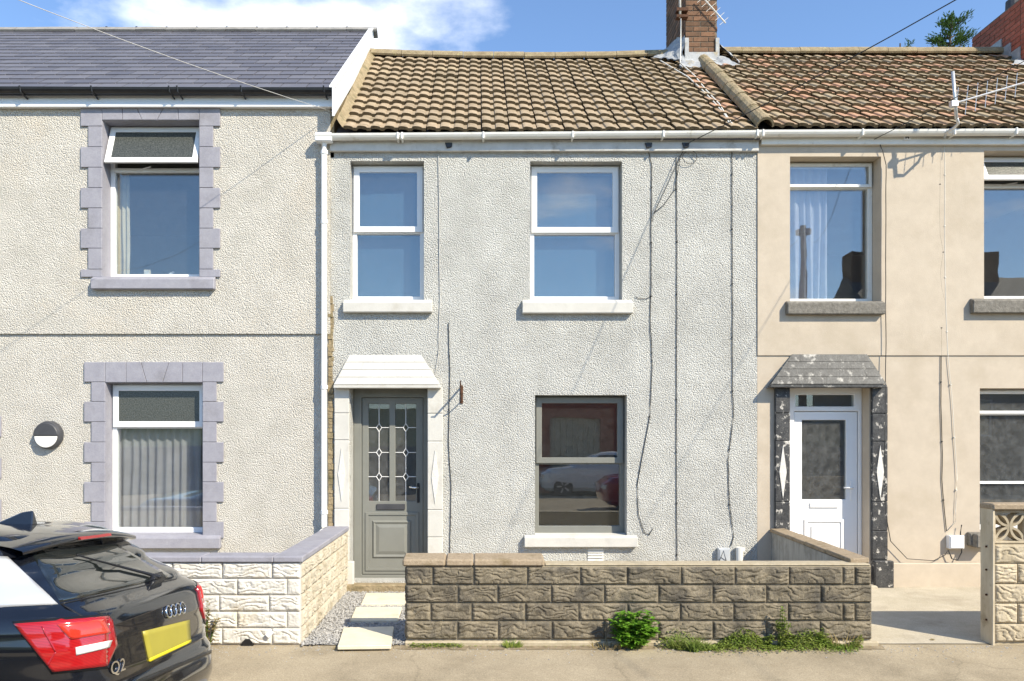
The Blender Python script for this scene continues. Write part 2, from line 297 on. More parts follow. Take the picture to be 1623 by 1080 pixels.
MT['lens_white'] = pm('clear_reflector', (.68, .66, .62), (.8, .78, .74), 30, .15, coat=1)
def cloth(name, c1, c2, fac=.5):
    m, t, b = base_mat(name); n = noise_node(t, 5, 3, .5, 'World'); col = ramp(t, n.outputs[0], [(.3, c1), (.7, c2)]).outputs[0]
    t.links.new(col, b.inputs['Base Color']); b.inputs['Roughness'].default_value = .9
    tr = N(t, 'ShaderNodeBsdfTranslucent'); t.links.new(col, tr.inputs[0]); mx = N(t, 'ShaderNodeMixShader'); mx.inputs[0].default_value = fac
    t.links.new(b.outputs[0], mx.inputs[1]); t.links.new(tr.outputs[0], mx.inputs[2]); t.links.new(mx.outputs[0], t.nodes['Material Output'].inputs[0]); return m
MT['sheer_grey'] = cloth('lilac_grey_voile', (.74, .70, .73), (.86, .82, .85))
MT['sheer_white'] = cloth('white_lilac_voile', (.66, .62, .70), (.80, .78, .82))
MT['blind'] = pm('blue_blind', (.045, .10, .165), (.055, .12, .19), 2, .9)
LAMP_GREY = pm('dark_grey_metal', (.05, .05, .055), (.07, .07, .075), 6, .4)
DIFF = pm('opal_diffuser', (.70, .69, .66), (.76, .75, .72), 6, .4)

# ------------------------------------------------------------------ setting
G0 = -.085                      # level at the house fronts and garden wall foot
PY = -2.38                      # front plane of the garden walls
m = MB().grid(lambda u, v: Vector((-900 + 1800 * u, -900 + 1800 * v, -.42)), 1, 1); struct('ground', m, MT['bank'])
m = MB().grid(lambda u, v: Vector((-60 + 120 * u, -9.9 + 6.48 * v, -.22 - .11 * (1 - math.sin(v * math.pi)) )), 1, 16); struct('road', m, MT['road'])
pv = MB(); ys = [(-3.30, -.190), (-2.9, -.135), (PY - .02, -.092), (PY + .2, -.089), (5.5, -.085)]
pv.grid(lambda u, v: Vector((-40 + 80 * u, ys[round(v * 4)][0], ys[round(v * 4)][1])), 1, 4); struct('pavement', pv, MT['asphalt'])
kb = MB().box(-40, 40, -3.42, -3.30, -.5, -.186); struct('kerb', kb, MT['kerb'], bevel=.01)
op = MB().box(-40, 40, -16.2, -9.9, -.5, -.12); struct('far_pavement', op, MT['asphalt'])
# right-hand concrete path
cp = MB().grid(lambda u, v: Vector((3.40 + 4.9 * u, PY + .02 + (0 - PY - .02) * v, -.083 + .05 * v + .004 * noise.noise((u * 9, v * 5, 1)))), 30, 20)
struct('concrete_path', cp, MT['concrete'])
struct('front_yard', MB().grid(lambda u, v: Vector((-.55 + 3.9 * u, PY + .15 + (0 - PY - .15) * v, -.07)), 1, 1), MT['concrete'])
struct('side_yard', MB().grid(lambda u, v: Vector((-8 + 6.3 * u, PY + .2 + (0 - PY - .2) * v, -.06)), 1, 1), MT['concrete'])

# ------------------------------------------------------------------ walls of the houses
PL, PRt = -1.733, 3.274          # party lines
def shell(h, x0, x1, zt, mat_in):
    i = MB()
    i.box(x0 + .02, x0 + .14, .26, 5.3, -.08, zt); i.box(x1 - .14, x1 - .02, .26, 5.3, -.08, zt); i.box(x0 + .02, x1 - .02, 5.3, 5.5, -.08, zt)
    i.box(x0 + .14, x1 - .14, .26, 5.3, -.06, -.02); i.box(x0 + .14, x1 - .14, .26, 5.3, 2.55, 2.75); i.box(x0 + .14, x1 - .14, .26, 5.3, zt - .1, zt)
    obj('interior', i, mat_in, h)
lh = thing('terraced_house', 'cream roughcast terraced house with lilac grey quoins and blue slate roof', 'house', (-5.1, 0, G0))
mh = thing('terraced_house', 'pale grey roughcast house with grey front door and brown tiled roof', 'house', (.77, 0, G0))
rh = thing('terraced_house', 'smooth beige rendered house with white door under flaking black hood', 'house', (5.7, 0, G0))
def op_w(l, t, r, b): return (fx(l), fx(r), fz(b), fz(t))
L1, L2 = (165, 193, 318, 441), (168, 606.5, 322, 849)
M1, M2, M3 = (555, 255.5, 672, 477), (840.3, 256, 986, 477), (848, 626.4, 993.6, 850)
R1, R2, R3 = (1251.4, 249, 1395.5, 479.7), (1558.4, 240, 1703, 475.5), (1553, 615.5, 1700, 845)
DM, DR = (555.6, 612, 680, 921), (1250.6, 612, 1378, 921)
zs_l = fz(530)
o = obj('wall', holed(-8.6, PL, G0 - .1, zs_l, [op_w(*L2)], 0, .25), MT['cream_dash'], lh)
obj('wall', holed(-8.6, PL, zs_l + .002, 5.62, [op_w(*L1)], -.028, .25), MT['cream_dash'], lh)
obj('wall', holed(PL + .002, PRt, G0 - .1, 5.20, [op_w(*M1), op_w(*M2), op_w(*M3), op_w(*DM)], 0, .25), MT['grey_dash'], mh)
zs_r = fz(564)
obj('wall', holed(PRt + .002, 8.25, G0 - .1, zs_r, [op_w(*R3), op_w(*DR)], 0, .25), MT['beige'], rh)
obj('wall', holed(PRt + .002, 8.25, zs_r + .002, 5.28, [op_w(*R1), op_w(*R2)], -.014, .25), MT['beige'], rh)
obj('plinth', MB().box(fx(1409), fx(1552), -.035, -.002, -.05, fz(892)), MT['beige'], rh, bevel=.012)
shell(lh, -8.6, PL, 5.6, MT['room']); shell(mh, PL, PRt, 5.18, MT['room']); shell(rh, PRt, 8.25, 5.25, MT['room'])
# ragged edge of old render between left and middle house
eg = MB()
z = fz(835)
while z < fz(478):
    hh = rnd.uniform(.03, .09); eg.box(PL - .02 - rnd.uniform(0, .012), PL + rnd.uniform(.022, .04), -.022 + rnd.uniform(-.008, .008), .01, z, z + hh - .003); z += hh
obj('exposed_render_edge', eg, MT['mortar'], mh)

# ------------------------------------------------------------------ windows
def window(h, o, trans, depth=.14, mat='upvc', fan=0., sash=True, bottom=.075, fw=.055, sill=None, sill_mat='white_paint', yf=0, fan_glass='glass', main_glass='glass', rail=None, sash_mat=None, tw=.05, sill_out=.075):
    xl, xr, zb, zt = op_w(*o); xl += .002; xr -= .002; zt -= .002; zb += .002
    ztr = fz(trans, depth); y0, y1 = depth, depth + .07
    holes = [(xl + fw, xr - fw, zb + bottom, ztr - tw / 2), (xl + fw, xr - fw, ztr + tw / 2, zt - fw)]
    w = obj('window', holed(xl, xr, zb, zt, holes, y0, y1), MT[mat], h, bevel=.004)
    obj('pane', MB().box(xl + fw - .004, xr - fw + .004, y0 + .025, y0 + .045, zb + bottom - .004, ztr - tw / 2 + .004), MT[main_glass], w)
    if rail: obj('meeting_rail', MB().box(xl + fw, xr - fw, y0 + .005, y0 + .022, fz(rail, depth) - .016, fz(rail, depth) + .016), MT[mat], w)
    a, b_, c, d = xl + fw - .035, xr - fw + .035, ztr + tw / 2 - .035, zt - fw + .035
    sw = .068 if sash else .036
    s = holed(a, b_, c, d, [(a + sw, b_ - sw, c + sw, d - sw)], y0 - .03, y0 - .002 if fan else y0 + .02)
    g = MB().box(a + sw - .004, b_ - sw + .004, y0 - .022, y0 - .008, c + sw - .004, d - sw + .004)
    if fan: s.rotx(y0 - .016, d, -fan); g.rotx(y0 - .016, d, -fan)
    so_ = obj('sash', s, MT[sash_mat or mat], w, bevel=.004)
    obj('pane', g, MT[fan_glass], w)
    if fan: obj('stay_arm', MB().tube([(a + .3 * (b_ - a), y0 + .01, c + .02), (a + .45 * (b_ - a), y0 - .06, c + .03)], .008), MT['alu'], w)
    if sill:
        l, t, r, b = sill
        sm = MB(); yo = yf - sill_out
        sm.hexa([(fx(l, yo), yo, fz(b, yo)), (fx(r, yo), yo, fz(b, yo)), (fx(r, yo), yf - .001, fz(b, yo)), (fx(l, yo), yf - .001, fz(b, yo)),
                 (fx(l, yo), yo, fz(t, yo)), (fx(r, yo), yo, fz(t, yo)), (fx(r, yo), yf - .001, zb + .012), (fx(l, yo), yf - .001, zb + .012)])
        obj('sill', sm, MT[sill_mat], w, bevel=.008)
        obj('sill_bed', MB().hexa([(xl, yf, zb - .03), (xr, yf, zb - .03), (xr, depth + .02, zb - .03), (xl, depth + .02, zb - .03), (xl, yf, zb + .006), (xr, yf, zb + .006), (xr, depth + .02, zb + .02), (xl, depth + .02, zb + .02)]), MT[sill_mat], w)
    return w
def quoins(w, rects, yo, lintel=None):
    for (l, t, r, b) in rects:
        obj('quoin', MB().box(fx(l), fx(r), yo - .022 - rnd.uniform(0, .003), yo - .0005, fz(b) + .002, fz(t) - .002), MT['lilac'], w, bevel=.004)
    if lintel:
        t, b, tops, bots = lintel
        for k in range(len(tops) - 1):
            e = .0025
            p = [Vector((fx(bots[k]) + e, yo - .024, fz(b))), Vector((fx(bots[k + 1]) - e, yo - .024, fz(b))), Vector((fx(tops[k + 1]) - e, yo - .024, fz(t))), Vector((fx(tops[k]) + e, yo - .024, fz(t)))]
            obj('lintel_stone', MB().prism(p, (0, .0235, 0)), MT['lilac'], w, bevel=.003)
def reveal(w, o, depth, yo):
    xl, xr, zb, zt = op_w(*o); r = MB(); e = .004
    r.box(xl - .02, xl + e, yo - .01, depth, zb, zt); r.box(xr - e, xr + .02, yo - .01, depth, zb, zt); r.box(xl + e, xr - e, yo - .01, depth, zt - e, zt + .02)
    obj('reveal', r, MT['lilac'], w)
w1 = window(lh, L1, 270, depth=.15, fan=R(20), sill=(143, 442, 339, 458), sill_mat='lilac', yf=-.028, fan_glass='obscure')
w1['label'] = 'upper window with its top light tilted open'
reveal(w1, (L1[0], L1[1], L1[2], L1[3] - 1), .149, -.028)
yb = [172.5, 203, 235.5, 268, 300, 332, 364, 395.5, 428.5, 441]
quoins(w1, [((131, 143)[k % 2], yb[k], 164.8, yb[k + 1]) for k in range(9)] + [(318.2, yb[k], (351, 340)[k % 2], yb[k + 1]) for k in range(9)], -.028,
       (172.5, 193, [165, 197, 219, 263, 285, 318], [165, 197, 228, 251.6, 285, 318]))
w2 = window(lh, L2, 676, depth=.15, sill=(146, 853, 348, 870), sill_mat='lilac', fan_glass='obscure')
reveal(w2, (L2[0], L2[1], L2[2], L2[3] - 1), .149, 0)
yb = [574.3, 606, 637, 669, 701, 733, 764, 796, 827, 853]
q2 = []
for k in range(9):
    lg = (k % 2 == 0); q2 += [((134.7 if lg else 146), yb[k], 167.8, yb[k + 1]), (322.2, yb[k], (355 if lg else 344), yb[k + 1])]
quoins(w2, q2, 0, (574.3, 606.3, [168, 201, 224.5, 269, 290.5, 322], [168, 201, 233.7, 259, 290.5, 322]))
# quoins of the next opening, just inside the picture's edge
dl = obj('door', MB().box(fx(-125), fx(-35), .12, .18, -.05, fz(612)), MT['upvc'], lh, bevel=.006)
quoins(dl, [(-33, 660 + 33 * k, (3 if k % 2 == 0 else -6), 693 + 33 * k) for k in range(7)], 0)
# middle house windows
window(mh, M1, 368, depth=.145, sill=(543, 479, 685, 495))
window(mh, M2, 369, depth=.145, sill=(827.7, 479, 1004, 496.5))
wm3 = window(mh, M3, 733, depth=.15, mat='grey_upvc', sill=(831, 852, 1011.5, 868), bottom=.10, main_glass='glass')
wm3['label'] = 'grey framed ground floor window'
window(rh, R1, 297, depth=.18, yf=-.014, sash=False, sill=(1248.6, 480, 1404, 498), sill_mat='stone_sill', mat='dirty_upvc')
window(rh, R2, 295, depth=.18, yf=-.014, fan=R(24), sill=(1543, 476, 1716, 496), sill_mat='stone_sill', fan_glass='obscure')
window(rh, R3, 655, depth=.17, sash=False, rail=765, sill=(1538, 846, 1712, 866), sill_mat='stone_sill', main_glass='glass_dirty', fan_glass='glass_dirty')
# air vent under the grey window
av = obj('air_vent', MB().box(fx(931), fx(957), -.002, .006, fz(891), fz(868.5)), MT['white_paint'], mh)
for k in range(5):
    z0 = fz(889 - 4.4 * k); obj('louvre', MB().hexa([(fx(932), -.016, z0), (fx(956), -.016, z0), (fx(956), -.002, z0 + .012), (fx(932), -.002, z0 + .012), (fx(932), -.016, z0 + .006), (fx(956), -.016, z0 + .006), (fx(956), -.002, z0 + .018), (fx(932), -.002, z0 + .018)]), MT['dirty_upvc'], av)
# ------------------------------------------------------------------ doors
def door_middle():
    xl, xr, zb, zt = op_w(*DM); d = .20; f = .08
    fr = obj('door', holed(xl + .002, xr - .002, zb - .02, zt, [(fx(573, d), fx(671, d), zb + .035, fz(630, d))], d, d + .08), MT['grey_upvc'], mh, bevel=.006, label='grey front door with leaded glass')
    y = d + .02
    def P(a, b, c, e, Y=y): return (fx(a, Y), fx(c, Y), fz(e, Y), fz(b, Y))
    lf = obj('door_leaf', holed(*(fx(573.6, d), fx(670.4, d), zb + .04, fz(630.6, d)), [P(584, 640.5, 617, 794.5), P(626.5, 640.5, 659.5, 794.5)], y, y + .045), MT['grey_upvc'], fr, bevel=.004)
    for (a, c) in ((584, 617), (626.5, 659.5)):
        q = P(a, 640.5, c, 794.5); obj('pane', MB().box(q[0] - .004, q[1] + .004, y + .018, y + .034, q[2] - .004, q[3] + .004), MT['glass_dirty'], fr)
        ld = MB(); yy = y + .014; cx = (q[0] + q[1]) / 2
        def bar(p, r): ld.tube([p, r], .0042, 4)
        zz = [fz(v, y) for v in (678, 717.5, 756)]; hd, wd_ = .05, .032
        pts = [q[3]] + sum([[z + hd, z - hd] for z in zz], []) + [q[2]]
        for k in range(0, 8, 2): bar((cx, yy, pts[k]), (cx, yy, pts[k + 1]))
        for z in zz:
            bar((q[0], yy, z), (cx - wd_, yy, z)); bar((cx + wd_, yy, z), (q[1], yy, z))
            for sx in (-1, 1):
                for sz in (-1, 1): bar((cx + sx * wd_, yy, z), (cx, yy, z + sz * hd))
        obj('leading', ld, MT['upvc'], fr)
    q = P(590, 825, 652, 885)
    rp = MB()
    rp.add([(q[0], y, q[2]), (q[1], y, q[2]), (q[1], y, q[3]), (q[0], y, q[3])] + [(q[0] + .02, y - .02, q[2] + .02), (q[1] - .02, y - .02, q[2] + .02), (q[1] - .02, y - .02, q[3] - .02), (q[0] + .02, y - .02, q[3] - .02)]
           + [(q[0] + .045, y - .006, q[2] + .045), (q[1] - .045, y - .006, q[2] + .045), (q[1] - .045, y - .006, q[3] - .045), (q[0] + .045, y - .006, q[3] - .045)]
           + [(q[0] + .085, y - .018, q[2] + .085), (q[1] - .085, y - .018, q[2] + .085), (q[1] - .085, y - .018, q[3] - .085), (q[0] + .085, y - .018, q[3] - .085)],
           [(k * 4 + i, k * 4 + (i + 1) % 4, k * 4 + 4 + (i + 1) % 4, k * 4 + 4 + i) for k in range(3) for i in range(4)] + [(12, 13, 14, 15)])
    obj('panel', rp, MT['grey_upvc'], fr)
    mo = holed(fx(579, y), fx(664, y), fz(905, y), fz(812, y), [(fx(584, y), fx(659, y), fz(900, y), fz(817, y))], y - .012, y - .0005); obj('moulding', mo, MT['grey_upvc'], fr, bevel=.004)
    obj('letter_plate', MB().box(fx(597, y), fx(642, y), y - .018, y - .001, fz(808, y), fz(799, y)), LAMP_GREY, fr, bevel=.005)
    hx = fx(663, y); hd = MB().box(hx - .016, hx + .016, y - .014, y - .001, fz(797, y), fz(766, y)); obj('handle_plate', hd, MT['black_pl'], fr, bevel=.004)
    obj('handle', MB().tube([(hx, y - .012, fz(773, y)), (hx, y - .05, fz(773, y)), (hx - .03, y - .055, fz(773, y)), (hx - .105, y - .052, fz(772, y))], .010, 8), MT['chrome'], fr, smooth=True)
    obj('doorstep', MB().box(xl - .05, xr + .03, -.13, .2, G0 - .02, zb - .022), MT['mortar'], mh, bevel=.012)
door_middle()
def door_right():
    xl, xr, zb, zt = op_w(*DR); d = .17
    fr = obj('door', holed(xl + .002, xr - .002, zb - .03, zt, [(fx(1259, d), fx(1361, d), zb + .04, fz(652, d)), (fx(1261, d), fx(1354, d), fz(644.5, d), fz(626, d))], d, d + .08), MT['upvc'], rh, bevel=.006, label='white panelled front door')
    obj('pane', MB().box(fx(1260, d), fx(1355, d), d + .03, d + .045, fz(645.5, d), fz(625, d)), MT['glass_dirty'], fr)
    y = d + .02
    lf = obj('door_leaf', holed(fx(1260, d), fx(1360, d), zb + .045, fz(653, d), [(fx(1271, y), fx(1341, y), fz(792, y), fz(666, y))], y, y + .045), MT['upvc'], fr, bevel=.004)
    obj('pane', MB().box(fx(1270, y), fx(1342, y), y + .015, y + .03, fz(793, y), fz(665, y)), MT['glass_dirty'], fr)
    obj('moulding', holed(fx(1274, y), fx(1337, y), fz(895, y), fz(823, y), [(fx(1279, y), fx(1332, y), fz(890, y), fz(828, y))], y - .014, y - .0005), MT['upvc'], fr, bevel=.005)
    obj('panel', MB().box(fx(1285, y), fx(1326, y), y - .012, y - .0005, fz(884, y), fz(834, y)), MT['upvc'], fr, bevel=.006)
    obj('letter_plate', MB().box(fx(1283, y), fx(1328, y), y - .016, y - .0005, fz(805, y), fz(797, y)), MT['upvc'], fr, bevel=.005)
    hx = fx(1349, y); obj('handle_plate', MB().box(hx - .016, hx + .016, y - .012, y - .001, fz(793, y), fz(762, y)), MT['upvc'], fr, bevel=.004)
    obj('handle', MB().tube([(hx, y - .012, fz(773, y)), (hx, y - .05, fz(773, y)), (hx - .03, y - .055, fz(773, y)), (hx - .11, y - .052, fz(773, y))], .010, 8), MT['upvc'], fr, smooth=True)
    obj('doorstep', MB().box(xl - .03, xr + .02, -.16, .2, -.09, zb - .032), MT['concrete'], rh, bevel=.012)
door_right()
def hood(h, tl, tr, bl, br, yt, yb_, mat, rows=4):
    yo = -.15
    hd = MB(); A = [W(tl, yt, -.002), W(tr, yt, -.002)]; zb = fz(yb_, yo); zc = zb + .035
    bL, bR = fx(bl, yo), fx(br, yo); zt = A[0].z
    hd.hexa([(bL, -.001, zb), (bR, -.001, zb), (bR, yo + .012, zb), (bL, yo + .012, zb), (A[0].x + .01, -.001, zt - .012), (A[1].x - .01, -.001, zt - .012), (A[1].x - .01, -.012, zt - .012), (A[0].x + .01, -.012, zt - .012)])
    hb = obj('door_hood', hd, MT[mat], h)
    for k in range(rows):
        t0, t1 = k / rows, (k + 1) / rows
        def pt(s, t, off=0): 
            xl = bL + (A[0].x - bL) * t; xr = bR + (A[1].x - bR) * t
            return Vector((xl + (xr - xl) * s, yo + (-.012 - yo) * t - off, zc + (zt - zc) * t + off * .4))
        cuts = [0] + [min(.98, max(.02, c + (.12 if k % 2 else 0))) for c in (.22, .48, .74)] + [1]
        for i in range(len(cuts) - 1):
            g = .0007; a, b = cuts[i] + g, cuts[i + 1] - g; u0, u1 = t0 + .006, t1 - .006; off = .004 + rnd.uniform(0, .002)
            q = [pt(a, u0), pt(b, u0), pt(b, u1), pt(a, u1)]; q2_ = [pt(a, u0, off), pt(b, u0, off), pt(b, u1, off), pt(a, u1, off)]
            obj('hood_slab', MB().hexa(q + q2_), MT[mat], hb)
    obj('drip_edge', MB().box(bL - .004, bR + .004, yo - .004, yo + .03, zb - .002, zc - .004), MT[mat], hb, bevel=.004)
def pilaster(h, l, r, ys, mat, dia_mat, dia, base=None):
    yo = -.05
    p = obj('pilaster', MB().box(fx(l) + .006, fx(r) - .006, yo + .008, -.0005, G0, fz(ys[0], yo) - .02), MT[mat], h)
    for k in range(len(ys) - 1):
        obj('stone', MB().box(fx(l), fx(r), yo - rnd.uniform(0, .003), yo + .03, fz(ys[k + 1]) + .004, fz(ys[k]) - .004), MT[mat], p, bevel=.006)
    t, b = dia; cx = (fx(l) + fx(r)) / 2; cz = (fz(t) + fz(b)) / 2; hh = (fz(t) - fz(b)) / 2; hw = .042
    obj('diamond', MB().prism([Vector((cx, yo - .010, cz - hh)), Vector((cx + hw, yo - .010, cz)), Vector((cx, yo - .010, cz + hh)), Vector((cx - hw, yo - .010, cz))], (0, .012, 0)), MT[dia_mat], p)
    if base: obj('base_stone', MB().box(fx(base[0]), fx(base[2]), -.085, -.0005, fz(base[3]) - .05, fz(base[1])), MT[mat], p, bevel=.008)
hood(mh, 554.5, 668, 529, 698, 563, 615, 'white_paint')
pilaster(mh, 531, 554.5, [614, 655.5, 698, 806, 850, 888, 935], 'white_paint', 'flake_white', (710, 794), (549, 889, 562, 930))
pilaster(mh, 678, 702, [614, 656, 700, 808, 851, 893, 935], 'white_paint', 'flake_white', (714, 798))
hood(rh, 1254.5, 1373, 1222, 1405, 562, 614, 'hood_black')
pilaster(rh, 1226.5, 1249.5, [613, 655.5, 699.5, 795, 841, 884, 925], 'flake', 'flake_white', (706, 790))
pilaster(rh, 1379, 1403.5, [613, 656, 700, 795, 841, 886], 'flake', 'flake_white', (706, 790), (1381, 888, 1411, 929))

# ------------------------------------------------------------------ roofs
def roof_frame(ye, ze, yr, zr):
    L = math.hypot(yr - ye, zr - ze); a = math.atan2(zr - ze, yr - ye); return L, a
def roof_deck(h, x0, x1, ye, ze, yr, zr, mat, th=.05):
    yb_ = yr + (yr - ye); d = MB()
    d.add([(x, y, z) for x in (x0, x1) for (y, z) in ((ye, ze), (yr, zr), (yb_, ze), (yb_, ze - th), (yr, zr - th * 1.3), (ye, ze - th))],
          [(0, 1, 7, 6), (1, 2, 8, 7), (2, 3, 9, 8), (3, 4, 10, 9), (4, 5, 11, 10), (5, 0, 6, 11), (0, 5, 4, 1), (1, 4, 3, 2), (6, 7, 10, 11), (7, 8, 9, 10)])
    return obj('roof', d, mat, h)
# double-roman tile mesh: x across, y up the slope, z out
TW, TL = .312, .40
def tile_mesh(name):
    prof = []
    for half in (0, 1):
        b = half * TW / 2
        for t in (0, .2, .4, .6, .8, 1): prof.append((b + .004 + t * .100, (.027 - .012 * t) * math.sin(math.pi * (.05 + .90 * t)) ** .25))
        prof.append((b + .110, 0)); prof.append((b + TW / 2 - .008, .0))
    prof[-1] = (TW - .006, .0); n = len(prof); th = .036; m_ = MB()
    rows = [(0, 0), (TL, 0)]
    vs = [(x, y, z + th) for (y, _) in rows for (x, z) in prof] + [(x, y, z) for (y, _) in rows for (x, z) in prof]
    fs = []
    for i in range(n - 1):
        fs += [(i, i + 1, n + i + 1, n + i), (2 * n + i + 1, 2 * n + i, 3 * n + i, 3 * n + i + 1), (i + 1, i, 2 * n + i, 2 * n + i + 1), (n + i, n + i + 1, 3 * n + i + 1, 3 * n + i)]
    fs += [(0, n, 3 * n, 2 * n), (2 * n - 1, n - 1, 3 * n - 1, 4 * n - 1)]
    m_.add(vs, fs); me = m_.mesh(name)
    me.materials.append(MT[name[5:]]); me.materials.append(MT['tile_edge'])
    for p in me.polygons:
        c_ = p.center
        if c_.y < .002 or c_.x < .0045: p.material_index = 1  # butts and left sides get the painted-in gap shade with the moss
    return me
def lay_tiles(roof, x0, x1, ye, ze, yr, zr, rows, mats, sag, seed):
    L, a = roof_frame(ye, ze, yr, zr); rr = random.Random(seed); me = {}
    for k in mats: me[k] = tile_mesh('tile_' + k)
    n = max(1, round((x1 - x0) / TW)); w = (x1 - x0) / n; g = (L - .05) / rows
    lift = math.asin(min(.2, .036 / g))
    for i in range(rows):
        for j in range(n):
            s = i * g; x = x0 + j * w; t = s / L
            u = ((x + w / 2) - x0) / (x1 - x0)
            dz = -sag * (1 - (2 * u - 1) ** 2) * (.3 + .7 * t)
            p = Vector((x + rr.uniform(-.003, .003), ye + math.cos(a) * s - math.sin(a) * .024, ze + math.sin(a) * s + math.cos(a) * .024 + dz + rr.uniform(-.003, .004)))
            place('tile', me[mats_pick(mats, i, j, n, rr)], None, p, roof, (a - lift + rr.uniform(-.012, .012), rr.uniform(-.010, .010), rr.uniform(-.008, .008)), (w / TW, 1, 1))
def mats_pick(mats, i, j, n, rr):
    if mats[0] == 'tile_brown':
        return 'tile_red' if j >= n - 1 and rr.random() < .8 else ('tile_olive' if rr.random() < .05 or (j == 0 and rr.random() < .6) else 'tile_brown')
    return 'tile_red' if (i + j * 1) % 2 == (0 if rr.random() < .92 else 1) else 'tile_olive'
def ridge_run(roof, x0, x1, y, z, mat, seg, r, sagf=lambda x: 0, hgt=None, name='ridge_tile', flat=False):
    n = max(1, round((x1 - x0) / seg)); w = (x1 - x0) / n
    for k in range(n):
        xa, xb = x0 + k * w + .003, x0 + (k + 1) * w - .003; m_ = MB()
        if flat: ang = [(-1, -.62), (-.16, .12), (.16, .12), (1, -.62)]
        else: ang = [(math.cos(math.pi * (1 - t / 7)) , math.sin(math.pi * t / 7) * .85 - .28) for t in range(8)]
        vs = []; dz = [sagf(xa) + rnd.uniform(-.004, .004), sagf(xb) + rnd.uniform(-.004, .004)]
        for xx, zz in ((xa, dz[0]), (xb, dz[1])):
            vs += [(xx, y + c * r, z + zz + s_ * r) for c, s_ in ang] + [(xx, y + c * r * .86, z + zz + s_ * r - .022) for c, s_ in ang]
        q = len(ang); fs = []
        for i in range(q - 1): fs += [(i, i + 1, 2 * q + i + 1, 2 * q + i), (q + i + 1, q + i, 3 * q + i, 3 * q + i + 1), (i + 1, i, q + i, q + i + 1), (2 * q + i, 2 * q + i + 1, 3 * q + i + 1, 3 * q + i)]
        fs += [(0, 2 * q, 3 * q, q), (q - 1, 2 * q - 1, 4 * q - 1, 3 * q - 1)]
        m_.add(vs, fs); obj(name, m_, mat, roof, smooth=False)
# left slate roof
LYE, LYR = -.14, 3.0; LZE = fz(141, LYE); LZR = fz(50, LYR)
lroof = roof_deck(lh, -8.7, fx(529, 0) + .02, LYE, LZE - .03, LYR, LZR - .03, MT['opp_roof'])
L, a = roof_frame(LYE, LZE, LYR, LZR)
SW_, rows = .305, 17; g = L / rows
sm = MB().box(.0055, SW_ - .0055, 0, g * 1.6, 0, .012).mesh('slate'); sm.materials.append(MT['slate'])
hm = MB().box(.0055, SW_ / 2 - .0055, 0, g * 1.6, 0, .012).mesh('slate'); hm.materials.append(MT['slate'])
xr_ = fx(527, LYE) ; rr = random.Random(3); xlim = -6.6
for i in range(rows):
    s = i * g; x = xr_
    y, z = LYE + math.cos(a) * s - math.sin(a) * .006, LZE + math.sin(a) * s + math.cos(a) * .006
    vis = fx(-8, y) - .35
    first = True
    while x > vis:
        w = SW_ / 2 if (first and i % 2) else SW_; first = False; x -= w
        place('slate', hm if w < SW_ else sm, None, (x + rr.uniform(-.001, .001), y, z + rr.uniform(0, .0015)), lroof, (a - .045 + rr.uniform(-.003, .003), rr.uniform(-.002, .002), rr.uniform(-.003, .003)))
rest = MB()
rest.hexa([(-8.7, LYE, LZE - .012), (vis - .9, LYE, LZE - .012), (vis - .9, LYR, LZR - .012), (-8.7, LYR, LZR - .012), (-8.7, LYE - .004, LZE + .012), (vis - .9, LYE - .004, LZE + .012), (vis - .9, LYR - .004, LZR + .012), (-8.7, LYR - .004, LZR + .012)])
obj('slate_field', rest, MT['slate'], lroof)
ridge_run(lroof, -8.6, fx(598, LYR), LYR, LZR + .045, MT['opp_roof'] if False else pm('grey_ridge', (.22, .21, .19), (.32, .30, .27), 9, .8), .47, .12, flat=True)
for k in range(9):
    xk = fx(598, LYR) - .47 * (k + 1) ; obj('ridge_union', MB().box(xk - .02, xk + .02, LYR - .03, LYR + .03, LZR + .02, LZR + .067), MT['black_pl'], lroof, bevel=.008)
# left fascia, gutter, bargeboard
zf = fz(171, -.06)
obj('fascia', MB().box(-8.6, fx(530, -.06), -.085, -.029, zf, fz(147, -.06)).box(-8.6, fx(530, -.06), -.10, -.086, zf - .006, zf + .042), MT['upvc'], lh, bevel=.003)
def gutter(h, x0, x1, yc, zt0, zt1, r, mat, name='gutter', segs=1):
    vs = []; n = 8; fs = []
    for xx, zz in ((x0, zt0), (x1, zt1)):
        vs += [(xx, yc - math.cos(math.pi * t / n) * r, zz - math.sin(math.pi * t / n) * r * 1.05) for t in range(n + 1)]
        vs += [(xx, yc - math.cos(math.pi * t / n) * r * .93, zz + .001 - math.sin(math.pi * t / n) * r * .96) for t in range(n + 1)]
    q = n + 1
    for i in range(n): fs += [(i, i + 1, 2 * q + i + 1, 2 * q + i), (q + i + 1, q + i, 3 * q + i, 3 * q + i + 1), (i, q + i, q + i + 1, i + 1), (2 * q + i, 2 * q + i + 1, 3 * q + i + 1, 3 * q + i)]
    fs += [(0, 2 * q, 3 * q, q), (q - 1, 2 * q - 1, 4 * q - 1, 3 * q - 1)]
    return obj(name, MB().add(vs, fs), mat, h, smooth=False)
lgz = fz(138, -.2); lg = gutter(lh, -8.6, fx(529, -.2), -.15, lgz + .012, lgz - .012, .062, MT['black_pl'])
for px in (32, 145, 268, 281, 382, 513): 
    xk = fx(px, -.2); obj('gutter_bracket', MB().tube([(xk, -.215, lgz + .008), (xk + .004, -.20, lgz - .055), (xk + .02, -.13, lgz - .085), (xk + .02, -.09, lgz - .09)], .010, 6), MT['black_pl'], lg)
bx = fx(535, -.05)
bb = MB(); ya, yb2 = LYE - .10, LYR + .05
sl_ = (LZR - LZE) / (LYR - LYE)
zt_ = lambda y: LZE + .045 + sl_ * (y - LYE)
